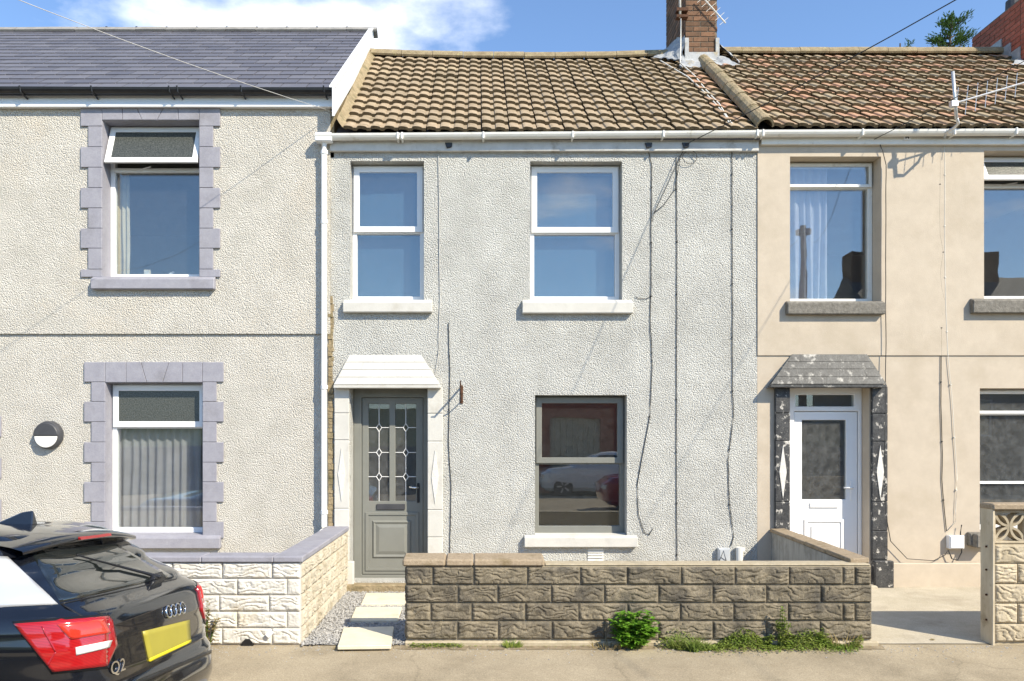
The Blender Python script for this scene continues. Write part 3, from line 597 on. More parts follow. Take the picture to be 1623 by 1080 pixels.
bb.hexa([(bx - .03, ya, zt_(ya) - .33), (bx, ya, zt_(ya) - .33), (bx, yb2, zt_(yb2) - .34), (bx - .03, yb2, zt_(yb2) - .34), (bx - .03, ya, zt_(ya)), (bx, ya, zt_(ya)), (bx, yb2, zt_(yb2)), (bx - .03, yb2, zt_(yb2))])
obj('bargeboard', bb, MT['upvc'], lh, bevel=.004)
obj('verge_trim', MB().hexa([(bx - .06, ya, zt_(ya) + .001), (bx + .012, ya, zt_(ya) + .001), (bx + .012, yb2, zt_(yb2) + .001), (bx - .06, yb2, zt_(yb2) + .001), (bx - .06, ya, zt_(ya) + .02), (bx + .012, ya, zt_(ya) + .02), (bx + .012, yb2, zt_(yb2) + .02), (bx - .06, yb2, zt_(yb2) + .02)]), MT['upvc'], lh)
obj('box_end', MB().box(bx - .028, bx - .002, ya + .002, -.03, zf - .006, zt_(ya) - .1), MT['upvc'], lh)
# gable wall of the left house above its neighbour
obj('gable', MB().add([(bx - .05, y, z) for (y, z) in ((.0, 5.0), (LYR, 5.0), (LYR, LZR - .1), (0, zt_(0) - .12))] + [(bx - .3, y, z) for (y, z) in ((.0, 5.0), (LYR, 5.0), (LYR, LZR - .1), (0, zt_(0) - .12))],
    [(0, 1, 2, 3), (7, 6, 5, 4), (0, 4, 5, 1), (1, 5, 6, 2), (2, 6, 7, 3), (3, 7, 4, 0)]), MT['mortar'], lh)
# middle and right tiled roofs
MYE, MYR = -.10, 2.7; MZE = fz(211, MYE); MZR = fz(93, MYR)
mx0, mx1 = bx + .08, PRt - .03
mroof = roof_deck(mh, bx - .02, PRt, MYE, MZE - .03, MYR, MZR - .03, MT['opp_roof'])
SAG = .05
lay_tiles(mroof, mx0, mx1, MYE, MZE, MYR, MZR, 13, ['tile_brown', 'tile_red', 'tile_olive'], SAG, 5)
ridge_run(mroof, bx + .02, 3.02, MYR, MZR + .06, MT['ridge'], .45, .13, sagf=lambda x: -SAG * (1 - (2 * (x - mx0) / (mx1 - mx0) - 1) ** 2))
fl = MB(); nseg = 24
Lm, am = roof_frame(MYE, MZE, MYR, MZR)
def fil(u, v):
    s = u * Lm; wv = .11 + .03 * noise.noise((u * 9, 2, 0)); hgt = .13 + .02 * noise.noise((u * 14, 0, 3))
    return Vector((bx + .002 + wv * v, MYE + math.cos(am) * s - .01, MZE + math.sin(am) * s + hgt * (1 - v) ** 1.5 + .03))
fl.grid(fil, nseg, 4); obj('mortar_fillet', fl, MT['mortar'], mroof, smooth=True)
RYE, RYR = -.10, 2.75; RZE = fz(206, RYE); RZR = fz(90, RYR)
rroof = roof_deck(rh, PRt + .001, 8.3, RYE, RZE - .03, RYR, RZR - .03, MT['opp_roof'])
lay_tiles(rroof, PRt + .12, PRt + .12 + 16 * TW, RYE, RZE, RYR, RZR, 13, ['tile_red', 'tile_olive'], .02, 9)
ridge_run(rroof, 3.56, 8.0, RYR, RZR + .06, MT['ridge'], .45, .125)
# half-round roll over the party line
Lr, ar = roof_frame(RYE, RZE, RYR - .38, RZE + (RZR - RZE) * (RYR - .38 - RYE) / (RYR - RYE))
for k in range(6):
    s0, s1 = Lr * k / 6, Lr * (k + 1) / 6 + .01; m_ = MB(); n = 8; vs = []
    for s in (s0, s1):
        r_ = .105 - .008 * (s == s1); c = Vector((PRt + .045, RYE - .03 + math.cos(ar) * s, RZE + .03 + math.sin(ar) * s)); up = Vector((0, -math.sin(ar), math.cos(ar)))
        vs += [c + Vector((-math.cos(math.pi * t / n) * r_, 0, 0)) + up * math.sin(math.pi * t / n) * r_ for t in range(n + 1)] + [c + Vector((-math.cos(math.pi * t / n) * r_ * .82, 0, 0)) + up * (math.sin(math.pi * t / n) * r_ * .82 - .012) for t in range(n + 1)]
    q = n + 1; fs = []
    for i in range(n): fs += [(i, i + 1, 2 * q + i + 1, 2 * q + i), (q + i + 1, q + i, 3 * q + i, 3 * q + i + 1), (i, q + i, q + i + 1, i + 1), (2 * q + i, 2 * q + i + 1, 3 * q + i + 1, 3 * q + i)]
    fs += [(0, 2 * q, 3 * q, q), (q - 1, 2 * q - 1, 4 * q - 1, 3 * q - 1)]
    obj('roll_tile', m_.add(vs, fs), MT['mortar'], rroof, smooth=False)
# fascias + white gutters
obj('fascia', MB().box(PL + .0, fx(1203, -.06), -.055, -.001, fz(239, -.06), fz(219, -.06)), MT['fascia'], mh, bevel=.003)
obj('soffit', MB().box(PL, fx(1203, -.06), -.10, -.056, fz(219, -.06) - .02, fz(219, -.06)), MT['dirty_upvc'], mh)
obj('fascia', MB().box(fx(1207, -.06), 8.2, -.062, -.016, fz(229, -.06), fz(213, -.06)), MT['dirty_upvc'], rh, bevel=.003)
obj('soffit', MB().box(fx(1207, -.06), 8.2, -.10, -.063, fz(213, -.06) - .02, fz(213, -.06)), MT['dirty_upvc'], rh)
mg = gutter(mh, fx(498, -.2), fx(1200, -.2), -.12, fz(213, -.15), fz(208, -.15), .058, MT['dirty_upvc'])
for px in (630, 637, 766, 908, 1052): 
    xk = fx(px, -.18); zk = fz(213 - 5 * (px - 498) / 700, -.15); obj('gutter_bracket', MB().box(xk - .012, xk + .012, -.186, -.056, zk - .075, zk + .006), MT['dirty_upvc'], mg, bevel=.006)
rg = gutter(rh, fx(1203, -.2), 8.2, -.12, fz(207.5, -.15), fz(204, -.15), .058, MT['dirty_upvc'])
for px in (1201, 1210, 1368, 1514, 1612):
    xk = fx(px, -.18); zk = fz(207.5 - 3 * (px - 1203) / 420, -.15); obj('gutter_bracket', MB().box(xk - .012, xk + .012, -.186, -.056, zk - .075, zk + .006), MT['dirty_upvc'], rg, bevel=.006)
# downpipe of the middle house
def DPt(px, py, Y): return W(px, py, Y)
dp = obj('downpipe', MB().tube([DPt(514, 219, -.12), DPt(514, 228, -.10), DPt(514, 240, -.095), DPt(514, 835, -.095), DPt(512, 842, -.095), DPt(491, 864, -.11), DPt(488, 868, -.12)], .034, 12), MT['upvc'], mh, smooth=True)
for py in (242, 352, 614, 812): obj('pipe_collar', MB().tube([DPt(514, py - 3, -.095), DPt(514, py + 3, -.095)], .042, 12), MT['upvc'], dp)
obj('gutter_outlet', MB().box(fx(500, -.12), fx(527, -.12), -.17, -.07, fz(226, -.12), fz(212, -.12)), MT['upvc'], dp, bevel=.01)
# ------------------------------------------------------------------ chimneys
bmesh_brick = MB().box(0, .215, 0, .1025, 0, .066).mesh('brick', bevel=.004)
def chimney(h, x0, x1, y0, y1, zb, zt, mat, cap=True):
    core = obj('chimney', MB().box(x0 + .006, x1 - .006, y0 + .006, y1 - .006, zb, zt - .01), MT['dark_mortar'], h)
    bm_ = bmesh_brick.copy(); bm_.materials.append(MT[mat]); k = 0; z = zb; rr = random.Random(int(x0 * 10))
    while z < zt - .07:
        out_ = .03 if cap and z > zt - .24 else 0
        def row(a, b, fn, start):
            x = a; first = True
            while x < b - .02:
                w = min(start if first else .215, b - x); first = False
                fn(x, w); x += w + .010
        def front(x, w): place('brick', bm_, None, (x, y0 - out_ - rr.uniform(0, .003), z), core, (0, 0, 0), (w / .215, 1, 1))
        def side(y, w): place('brick', bm_, None, (x0 + .1025 - out_ - .0 - rr.uniform(0, .003), y, z), core, (0, 0, math.pi / 2), (w / .215, 1, 1))
        row(x0 - out_, x1 + out_, front, .215 if k % 2 else .105); row(y0 + .1125 - out_, y1 + out_, side, .215 if k % 2 == 0 else .105)
        z += .0765; k += 1
    return core
chm = chimney(mh, 3.055, 3.525, 2.3, 3.46, 6.95, 9.05, 'brick_brown')
for yy in (2.55, 3.2): obj('chimney_pot', MB().tube([(3.29, yy, 9.0), (3.29, yy, 9.4), (3.29, yy, 9.42)], [.13, .105, .125], 16), MT['terracotta'], chm)
chr_ = chimney(rh, 8.0, 8.47, 2.2, 3.42, 6.9, 8.22, 'brick_red', cap=False)
obj('chimney_pot', MB().tube([(8.2, 2.75, 8.15), (8.2, 2.75, 8.42)], [.11, .10], 14), MT['opp_roof'], chr_)
# crumpled lead at the chimney foot
def crumple(h, name, pts, amp, seed, mat):
    g_ = MB(); n = 14
    def fn(u, v):
        a_, b_, c_, d_ = [Vector(p) for p in pts]; p = (a_ * (1 - u) + b_ * u) * (1 - v) + (d_ * (1 - u) + c_ * u) * v
        q = noise.noise_vector(p * 5 + Vector((seed, 0, 0))) * amp + noise.noise_vector(p * 14 + Vector((seed, 3, 0))) * amp * .5; return p + q
    g_.grid(fn, n, n); nrm = Vector((0, .01, -.012)); b = len(g_.v); g_.v += [p + nrm for p in g_.v]; g_.f += [tuple(b + i for i in reversed(f)) for f in g_.f]
    return obj(name, g_, MT[mat], h)
def rz(y, dz=0): return MZE + math.tan(am) * (y - MYE) + dz
crumple(chm, 'lead_apron', [(2.93, 2.05, rz(2.05, .085)), (3.78, 2.05, rz(2.05, .095)), (3.62, 2.29, rz(2.29, .14)), (2.98, 2.29, rz(2.29, .14))], .035, 1, 'lead')
obj('lead_flashing', MB().box(3.035, 3.55, 2.275, 2.298, rz(2.3, .06), rz(2.3, .21)).box(3.035, 3.10, 2.275, 2.298, rz(2.3, .2), rz(2.3, .42)).box(3.49, 3.55, 2.275, 2.298, rz(2.3, .2), rz(2.3, .42)), MT['lead'], chm, bevel=.006)
crumple(chm, 'lead_soaker', [(2.62, 2.45, rz(2.45, .10)), (3.02, 2.2, rz(2.2, .10)), (3.045, 2.36, rz(2.36, .52)), (3.03, 3.0, rz(2.62, .42))], .05, 5, 'lead')
crumple(chm, 'lead_soaker', [(3.545, 2.3, rz(2.3, .36)), (3.82, 2.2, rz(2.2, .10)), (3.8, 2.6, rz(2.6, .12)), (3.545, 2.62, rz(2.62, .3))], .025, 8, 'lead')
for k in range(5):
    y = 2.3 + .2 * k; obj('stepped_flashing', MB().box(7.975, 7.996, y, y + .2, rz(min(y, 2.7), .05), rz(min(y, 2.7), .30)), MT['lead'], chr_)
crumple(chr_, 'lead_apron', [(7.7, 2.1, rz(2.1, .09)), (8.5, 2.02, rz(2.02, .09)), (8.5, 2.19, rz(2.19, .14)), (7.97, 2.3, rz(2.3, .14))], .03, 11, 'lead')

# ------------------------------------------------------------------ garden walls
def rock_block(L, Hh, dep, seed, amp=.017):
    """block lying along +x, face towards -y, wavy pitched face"""
    nx, nz2 = max(8, int(L / .010)), 20; m_ = MB(); sd = Vector((seed * 3.17, seed * 1.31, 0))
    def fn(u, v):
        x, z = u * L, v * Hh
        e = min(x, L - x, z, Hh - z); ed = min(1, max(0, e / .014))
        wv = noise.noise(Vector((x * 5.5, z * 7, 0)) + sd) * 2.6 + noise.noise(Vector((x * 14, z * 22, 4)) + sd) * 1.1
        r_ = math.sin(z / Hh * math.pi * 2.7 + x * (5 if seed % 2 else -4) + wv * 2.1)
        ed = ed * 1.0
        d = .0035 * noise.noise(Vector((x * 55, z * 55, 2)) + sd) + amp * 1.35 * (abs(r_) ** .45) * (.65 + .5 * noise.noise(Vector((x * 7, z * 9, 9)) + sd)) + .004
        return Vector((x, -d * ed, z))
    m_.grid(fn, nx, nz2); w = nx + 1
    b = len(m_.v); m_.v += [Vector((0, dep, 0)), Vector((L, dep, 0)), Vector((L, dep, Hh)), Vector((0, dep, Hh))]
    bot = list(range(0, w)); top = list(range(w * nz2, w * nz2 + w)); lef = [j * w for j in range(nz2 + 1)]; rig = [j * w + nx for j in range(nz2 + 1)]
    m_.f += [tuple(bot + [b + 1, b]), tuple(top + [b + 2, b + 3]), tuple(lef + [b + 3, b]), tuple(rig + [b + 2, b + 1]), (b, b + 1, b + 2, b + 3)]
    return m_.mesh('block')
sd_ = [0]
def block(parent, x0, x1, z0, z1, y, mat, side=None, amp=.017):
    sd_[0] += 1; g = .0045
    if side is None: place('block', rock_block(x1 - x0 - 2 * g, z1 - z0 - 2 * g, .06, sd_[0], amp), MT[mat], (x0 + g, y, z0 + g), parent)
    else:            # face towards +x: run along +y at x=side
        place('block', rock_block(x1 - x0 - 2 * g, z1 - z0 - 2 * g, .06, sd_[0], amp), MT[mat], (side, x0 + g, z0 + g), parent, (0, 0, math.pi / 2))
def fp(px): return fx(px, PY)
zc = [fz(v, PY) for v in (898, 927.3, 955.8, 984.3, 1013.5)]
gm = tag(obj('garden_wall', MB().box(fp(643) + .004, fp(1382) - .004, PY + .012, PY + .20, G0 - .06, zc[0] + .004), MT['wall_mortar']), 'low brown walling-block garden wall in front of grey roughcast house', 'garden wall')
J = [[643, 686, 751, 836, 920, 994, 1080, 1165, 1251, 1336, 1355, 1381], [643, 726, 789, 874, 958, 1044, 1130, 1215, 1301, 1382],
     [643, 683, 748, 833, 917.5, 995, 1078, 1163, 1249.5, 1336, 1355, 1382], [643, 725.5, 790, 875, 960, 1044, 1130, 1215, 1300, 1382]]
for c in range(4):
    for a_, b_ in zip(J[c], J[c][1:]): block(gm, fp(a_), fp(b_), zc[c + 1], zc[c], PY, 'block')
for c in range(4):      # left end return
    place('block', rock_block(.18, zc[c] - zc[c + 1] - .009, .05, 900 + c, .008), MT['block'], (fp(643) - .0, PY + .195, zc[c + 1] + .0045), gm, (0, 0, -math.pi / 2))
obj('footing', MB().box(fp(641), fp(1390), PY - .035, PY + .01, G0 - .06, fz(1015.5, PY)), MT['wall_mortar'], gm, bevel=.012)
for a_, b_ in ((638, 706), (706.6, 750), (750.6, 863)):
    obj('coping_stone', MB().hexa([(fp(a_), PY - .03, zc[0] + .003), (fp(b_), PY - .03, zc[0] + .003), (fp(b_), PY + .23, zc[0] + .003), (fp(a_), PY + .23, zc[0] + .003),
        (fp(a_), PY - .022, zc[0] + .062), (fp(b_), PY - .022, zc[0] + .062), (fp(b_), PY + .23, zc[0] + .085), (fp(a_), PY + .23, zc[0] + .085)]), MT['coping'], gm, bevel=.014)
obj('mortar_bed', MB().box(fp(864), fp(1380), PY + .004, PY + .19, zc[0] + .004, zc[0] + .020), MT['wall_mortar'], gm, bevel=.006)
# left wall: front run + return beside the gravel
XS = -1.535; ZT = .625
lw = tag(obj('garden_wall', MB().box(-8, XS - .012, PY + .012, PY + .2, G0 - .06, ZT - .004).box(XS - .2, XS - .012, PY + .2, -.002, G0 - .06, ZT - .004), MT['white_joint']), 'white painted rock-faced garden wall with lilac grey coping', 'garden wall')
hc = (ZT - G0) / 5
for c in range(5):
    z0, z1 = G0 + c * hc, G0 + (c + 1) * hc
    ends = [XS, XS - (.115 if c in (1, 3) else .0)]
    x = XS; first = c in (1, 3)
    while x > -4.4:
        w = .115 if first else (.245 if (x == XS and c % 2 == 0 and c != 2) else (.43 if x < XS - .01 or c != 2 else .27)); 
        block(lw, x - w, x, z0, z1, PY, 'block_white', amp=.004 if first else .015); first = False; x -= w
    y = PY + .06; k = 0
    while y < -.02:
        w = min((.22 if (k == 0 and c % 2) else .43), -.005 - y)
        if w > .04: block(lw, y, y + w, z0, z1, None, 'block_side', side=XS)
        y += w; k += 1
def cop(x0, x1, y0, y1, nm='coping_stone'): obj(nm, MB().box(x0, x1, y0, y1, ZT + .001, ZT + .052), MT['lilac'], lw, bevel=.008)
for k in range(6): cop(XS + .025 - .255 - .62 * (k + 1) + .003, XS + .025 - .255 - .62 * k, PY - .03, PY + .225)
for k in range(4):
    a_ = PY - .03 + (-.003 - PY + .03) * k / 4; cop(XS - .23, XS + .025, a_ + (.002 if k else 0), PY - .03 + (-.003 - PY + .03) * (k + 1) / 4)
obj('drain_pipe', MB().tube([(fp(428), PY + .02, fz(1003, PY)), (fp(428), PY - .05, fz(1004, PY))], .030, 4), MT['upvc'], lw)
hole = [Vector((fp(393) + .055 * math.cos(t * .628), PY - .027, G0 - .02 + max(0, .075 * math.sin(t * .628)))) for t in range(0, 6)]
obj('drain_hole', MB().prism(hole, (0, .03, 0)), MT['black_pl'], lw)
# sloping party wall in front of the right-hand house
pw = tag(obj('garden_wall', MB().hexa([(3.27, PY + .21, G0 - .05), (3.40, PY + .21, G0 - .05), (3.55, -.001, G0 - .05), (3.44, -.001, G0 - .05), (3.27, PY + .21, .595), (3.40, PY + .21, .595), (3.55, -.001, .60), (3.44, -.001, .60)]), MT['render_grey']), 'plain rendered party wall with brown coping running back to the houses', 'garden wall')
for k in range(4):
    t0, t1 = k / 4 + .002, (k + 1) / 4 - .002
    def q(t, s, z): return Vector((3.25 + .17 * t + s * (.17 - .01 * t), PY + .08 + (-.002 - PY - .08) * t, z))
    obj('coping_stone', MB().hexa([q(t0, 0, .602), q(t0, 1, .602), q(t1, 1, .604), q(t1, 0, .604), q(t0, 0, .64), q(t0, 1, .65), q(t1, 1, .655), q(t1, 0, .645)]), MT['coping'], pw, bevel=.008)
# right-hand front wall with pierced screen block
rx0, rx1 = fp(1576), fp(1576) + 2.6
zr5 = [fz(v, PY) for v in (863, 893.5, 925.5, 956.5, 988.5, 1018)]
rw = tag(obj('garden_wall', MB().box(rx0 + .006, rx1, PY + .012, PY + .13, G0 - .06, zr5[0] - .002), MT['wall_mortar']), 'buff block garden wall topped with pierced leaf-pattern screen blocks', 'garden wall')
for c in range(5):
    x = rx0; k = 0
    while x < rx0 + 1.9:
        w = (.43 if c % 2 == 0 else (.20 if k == 0 else .43)); block(rw, x, x + w, zr5[c + 1], zr5[c], PY, 'block_pale'); x += w; k += 1
SB = .29
for k in range(6):
    x = rx0 + .005 + k * (SB + .008); z0 = zr5[0] + .003; s = (x, z0); yy0, yy1 = PY + .02, PY + .11
    sb = obj('screen_block', holed(x, x + SB, z0, z0 + SB, [(x + .022, x + SB - .022, z0 + .022, z0 + SB - .022)], yy0, yy1), MT['block_pale'], rw, bevel=.004)
    c0 = Vector((x + SB / 2, 0, z0 + SB / 2)); pet = MB(); half = SB / 2 - .016
    for d_ in range(4):          # arcs from corner to corner bulging to the middle
        ang0 = math.pi / 2 * d_; cc = c0 + Vector((math.cos(ang0), 0, math.sin(ang0))) * half * 1.0
        pts_o, pts_i = [], []
        for t in range(13):
            an = ang0 + math.pi / 2 + math.pi * t / 12; rO = half * 1.02; rI = half * .86
            pts_o.append((cc.x + math.cos(an) * rO, cc.z + math.sin(an) * rO)); pts_i.append((cc.x + math.cos(an) * rI, cc.z + math.sin(an) * rI))
        cl_ = lambda p: (min(max(p[0], x + .01), x + SB - .01), min(max(p[1], z0 + .01), z0 + SB - .01))
        vs = [(cl_(p)[0], yy0 + .004 + d_ * .001, cl_(p)[1]) for p in pts_o + pts_i] + [(cl_(p)[0], yy1 - .004 - d_ * .001, cl_(p)[1]) for p in pts_o + pts_i]
        fs = []
        for i in range(12): fs += [(i, i + 1, 14 + i, 13 + i), (26 + i + 1, 26 + i, 39 + i, 39 + i + 1), (i + 1, i, 26 + i, 27 + i), (13 + i, 14 + i, 40 + i, 39 + i)]
        pet.add(vs, fs)
    obj('leaf_tracery', pet, MT['block_pale'], sb)
for k in range(3): obj('coping_stone', MB().box(rx0 - .03 + k * .66, rx0 + .625 + k * .66, PY - .03, PY + .16, zr5[0] + SB + .006, zr5[0] + SB + .062), MT['coping'], rw, bevel=.012)
gp = tag(obj('gate_post', MB().box(rx0 - .024, rx0 - .001, PY - .012, PY + .15, G0 - .04, fz(807, PY)), MT['post'], bevel=.004), 'weathered pale plank fixed to the end of the buff block wall', 'post')
for py in (868, 905, 945, 985): obj('bolt', MB().tube([(rx0 - .026, PY + .06, fz(py, PY)), (rx0 - .036, PY + .06, fz(py, PY))], .009, 8), MT['rust'], gp)
# ------------------------------------------------------------------ gravel path, slabs
gx0, gx1 = XS + .01, fp(643) - .004
gb = MB().grid(lambda u, v: Vector((gx0 + (gx1 - gx0) * u, PY - .02 + (-.13 - PY + .02) * v, -.082 + .006 * noise.noise((u * 4, v * 9, 0)))), 12, 26)
st = random.Random(11); stone_v = [(1, 0, 0), (-1, 0, 0), (0, 1, 0), (0, -1, 0), (0, 0, 1), (0, 0, -1)]; stone_f = [(0, 2, 4), (2, 1, 4), (1, 3, 4), (3, 0, 4), (2, 0, 5), (1, 2, 5), (3, 1, 5), (0, 3, 5)]
slabs = [((534.7, 1024), (620, 1023), (624, 992.8), (544, 994.7)), ((554.6, 983.5), (630, 983.5), (637, 962), (564, 962)), ((571.8, 957), (652, 957), (655, 940), (580, 940))]
SLZ = -.052
def gpt(px, py, z=SLZ):
    d = (H - z) * F / (py - CY); return Vector(((px - CX) / F * d, d - D, z))
sq = [[gpt(*p) for p in s_] for s_ in slabs]
def in_slab(x, y):
    for s_ in sq:
        if all(((s_[(i + 1) % 4].x - s_[i].x) * (y - s_[i].y) - (s_[(i + 1) % 4].y - s_[i].y) * (x - s_[i].x)) > -.004 for i in range(4)): return True
    return False
cnt = 0
while cnt < 6500:
    x = st.uniform(gx0, gx1); y = st.uniform(PY - .04 + .03 * math.sin(x * 9), -.14)
    if in_slab(x, y): cnt += 1; continue
    cnt += 1; r_ = st.uniform(.006, .015); q_ = Matrix.Rotation(st.uniform(0, 6.28), 3, 'Z') @ Matrix.Rotation(st.uniform(0, 6.28), 3, 'X')
    c_ = Vector((x, y, -.078 + st.uniform(0, .012)))
    gb.add([c_ + q_ @ Vector((p[0] * r_ * st.uniform(.8, 1.5), p[1] * r_ * st.uniform(.7, 1.1), p[2] * r_ * st.uniform(.5, .9))) for p in stone_v], stone_f)
gr = obj('gravel', gb, MT['gravel']); gr['kind'] = 'stuff'; gr['label'] = 'grey gravel bed beside the white wall'; gr['category'] = 'gravel'
for s_, lb in zip(sq, ('cream paving slab in gravel, at the pavement edge', 'cream paving slab in gravel, middle of the three', 'cream paving slab in gravel, beside the grey door step')):
    tag(obj('paving_slab', MB().prism([p - Vector((0, 0, .035)) for p in s_], (0, 0, .035)), MT['slab'], bevel=.006), lb, 'paving slab', 'stepping slabs in the gravel')

# ------------------------------------------------------------------ cables, fittings
def cable(pts, label, mat='cable', r=.0045, Y=-.010):
    P_ = [W(a_, b_, Y) for a_, b_ in pts]; out_ = [P_[0]]
    for a_, b_ in zip(P_, P_[1:]):
        n_ = max(1, int((b_ - a_).length / .12))
        for k in range(1, n_ + 1):
            t = k / n_; p = a_.lerp(b_, t); p = p + Vector((noise.noise(p * 3 + Vector((Y, 5, 0))) * .006, 0, 0)); out_.append(p)
    o = obj('cable', MB().tube(out_, r, 6), MT[mat], smooth=True); tag(o, label, 'cable', 'cables on the house fronts')
    if Y > -.015:
        for p in out_[3::5]: obj('clip', MB().box(p.x - .008, p.x + .008, p.y - .007, -.001, p.z - .005, p.z + .005), MT[mat], o)
    return o
cable([(695, 242), (697, 480), (695, 560), (690, 590), (683, 612)], 'thin painted-over cable running down to the white door hood', 'cable_grey', .004)
cable([(711, 512), (713, 600), (711, 700), (715, 770), (713, 886)], 'dark cable ending in mid-wall beside the rusty bracket')
cable([(1027, 236), (1033, 262), (1032, 420), (1031, 520), (1034, 580), (1030, 660), (1018, 725), (1010, 770), (1012, 815), (1021, 844), (1029, 847), (1035, 838)], 'dark cable curving down right of the grey framed window')
cable([(1072, 250), (1073, 400), (1072, 700), (1073, 896)], 'straight dark cable running full height down grey roughcast front')
cable([(1160, 224), (1161, 450), (1161, 620), (1163, 660), (1154, 730), (1156, 800), (1163, 850), (1158, 866)], 'wavy dark cable dropping to the grey meter box')
cable([(1090, 228), (1078, 248), (1070, 300), (1052, 325), (1037, 337)], 'looped cable below the gutter beside grey roughcast window', r=.004, Y=-.02)
cable([(1088, 230), (1072, 262), (1052, 305), (1037, 337), (1034, 352)], 'slack dark cable crossing to the window-side cable', r=.003, Y=-.016)
cable([(1007, 470), (1012, 473), (1024, 474), (1032, 470)], 'short stub of cable beside the white stone sill', r=.0035)
cable([(1392, 222), (1399, 240), (1404, 262), (1404, 560), (1402, 700), (1403, 810), (1412, 858), (1438, 886), (1480, 889), (1498, 880), (1503, 872)], 'dark cable looping from black door pilaster to white junction box', Y=-.05)
cable([(1490, 236), (1489, 330), (1490, 372), (1495, 400), (1490, 430), (1492, 456), (1497, 475), (1492, 520), (1491, 640), (1494, 720), (1493, 760), (1500, 842)], 'wavy black cable down beige render to the junction box')
cable([(1497, 228), (1498, 440), (1502, 560), (1511, 660), (1517, 760), (1514, 828), (1501, 842)], 'thin white cable hanging beside the wavy black one', 'cable_white', .0035, -.014)
cable([(1503, 872), (1509, 886), (1518, 888), (1524, 876), (1522, 845), (1524, 832)], 'short thick cable curling round the white junction box', r=.007, Y=-.045)
lp = [Vector((fx(1092) + .085 * math.cos(t), -.03 - .01 * math.sin(t * 2), fz(251) + .075 * math.sin(t))) for t in [k * .33 for k in range(20)]]
tag(obj('cable', MB().tube(lp, .0035, 6), MT['cable'], smooth=True), 'coil of spare cable hanging under the white gutter', 'cable')
for px, lb in ((1028, 'small black cable bracket on fascia above the window-side cable'), (1087, 'small black cable bracket on fascia above the coiled cable'), (711, 'small black bracket on fascia above the white door hood')):
    tag(obj('cable_bracket', MB().prism([W(px - 6, 226, -.075), W(px + 6, 226, -.075), W(px + 5, 233, -.075), W(px - 3, 235, -.075)], (0, .019, 0)), MT['black_pl'], bevel=.004), lb, 'bracket', 'brackets on the fascia')
def sagline(a_, b_, sag, n=30): return [a_.lerp(b_, k / n) - Vector((0, 0, sag * 4 * (k / n) * (1 - k / n))) for k in range(n + 1)]
pole_top = Vector((11.2, -17.0, 8.9))
def overhead(a_, b_, sag, label, mat='cable', r=.006): tag(obj('overhead_cable', MB().tube(sagline(a_, b_, sag), r, 6), MT[mat], smooth=True), label, 'cable', 'overhead service cables')
overhead(W(1087, 229, -.08), pole_top, .95, 'black overhead cable from pole to the grey roughcast house', r=.0048)
overhead(W(1386, 221, -.07), pole_top + Vector((.1, 0, -.1)), .62, 'thin overhead cable from pole to the beige rendered house', r=.004)
overhead(W(530, 178, -.05), Vector((-13.5, -15.5, 7.9)), 1.15, 'pale overhead cable crossing the slate roof', 'cable_grey', .0032)
# white junction box, meter boxes, planter box
jb = tag(obj('junction_box', MB().box(fx(1499), fx(1523), -.07, -.001, fz(869), fz(848)), MT['upvc'], bevel=.006), 'white plastic junction box low on beige render', 'box')
obj('lid', MB().box(fx(1500.5), fx(1521.5), -.078, -.069, fz(867.5), fz(849.5)), MT['upvc'], jb, bevel=.004)
tag(obj('wall_box', MB().box(fx(1535), fx(1560), -.16, -.016, fz(866), fz(845)), MT['stone_sill'], bevel=.01), 'dark grey box on beige wall below the window', 'box')
mb_ = tag(obj('meter_box', MB().box(fx(1136), fx(1155), -.06, -.001, fz(896), fz(868)), MT['meter'], bevel=.006), 'grey meter box with scrawled cover on grey roughcast', 'meter box')
obj('cover', MB().box(fx(1138), fx(1153), -.068, -.059, fz(894), fz(870)), MT['meter'], mb_, bevel=.004)
obj('cover_mark', MB().tube([W(1140, 890, -.07), W(1147, 873, -.07), W(1151, 889, -.07), W(1143, 884, -.07)], .004, 4), MT['cable'], mb_)
mc = tag(obj('conduit_stub', MB().tube([W(1172, 898, -.045), W(1172, 868, -.045)], .04, 10), MT['dirty_upvc'], smooth=False), 'pale pipe stub beside grey meter box', 'pipe')
obj('clip', MB().box(fx(1166), fx(1179), -.05, -.001, fz(874), fz(868)), MT['dirty_upvc'], mc, bevel=.003)
np_ = tag(obj('number_plaque', MB().box(fx(1427), fx(1438), -.075, -.063, fz(226), fz(216)), MT['upvc'], bevel=.002), 'tiny white plaque on fascia of beige house', 'plaque')
obj('digits', MB().box(fx(1429.5), fx(1431), -.077, -.0752, fz(224), fz(218)).box(fx(1433.5), fx(1435), -.077, -.0752, fz(224), fz(218)).box(fx(1431.5), fx(1433), -.077, -.0752, fz(222.5), fz(221)), MT['cable'], np_)
# round bulkhead wall light
wl = thing('wall_light', 'round dark grey bulkhead light with pale lower half on cream wall', 'wall light', W(79, 690, 0))
cw = W(79, 690, 0); r0 = 22.5 / 135
obj('housing', MB().tube([(cw.x, -.001, cw.z), (cw.x, -.03, cw.z), (cw.x, -.065, cw.z), (cw.x, -.085, cw.z)], [r0, r0, r0 * .93, r0 * .7], 40), LAMP_GREY, wl, smooth=False)
pts = [Vector((cw.x + math.cos(t) * r0 * .80, -.078, cw.z - .012 + math.sin(t) * r0 * .80)) for t in [math.pi + math.pi * k / 18 for k in range(19)]]
obj('diffuser', MB().prism(pts, (0, -.014, 0)), DIFF, wl, bevel=.004)
pts = [Vector((cw.x + math.cos(t) * r0 * .86, -.076, cw.z - .004 + math.sin(t) * r0 * .86)) for t in [math.pi * k / 18 for k in range(19)]]
obj('hood', MB().prism(pts, (0, -.026, 0)), LAMP_GREY, wl, bevel=.006)
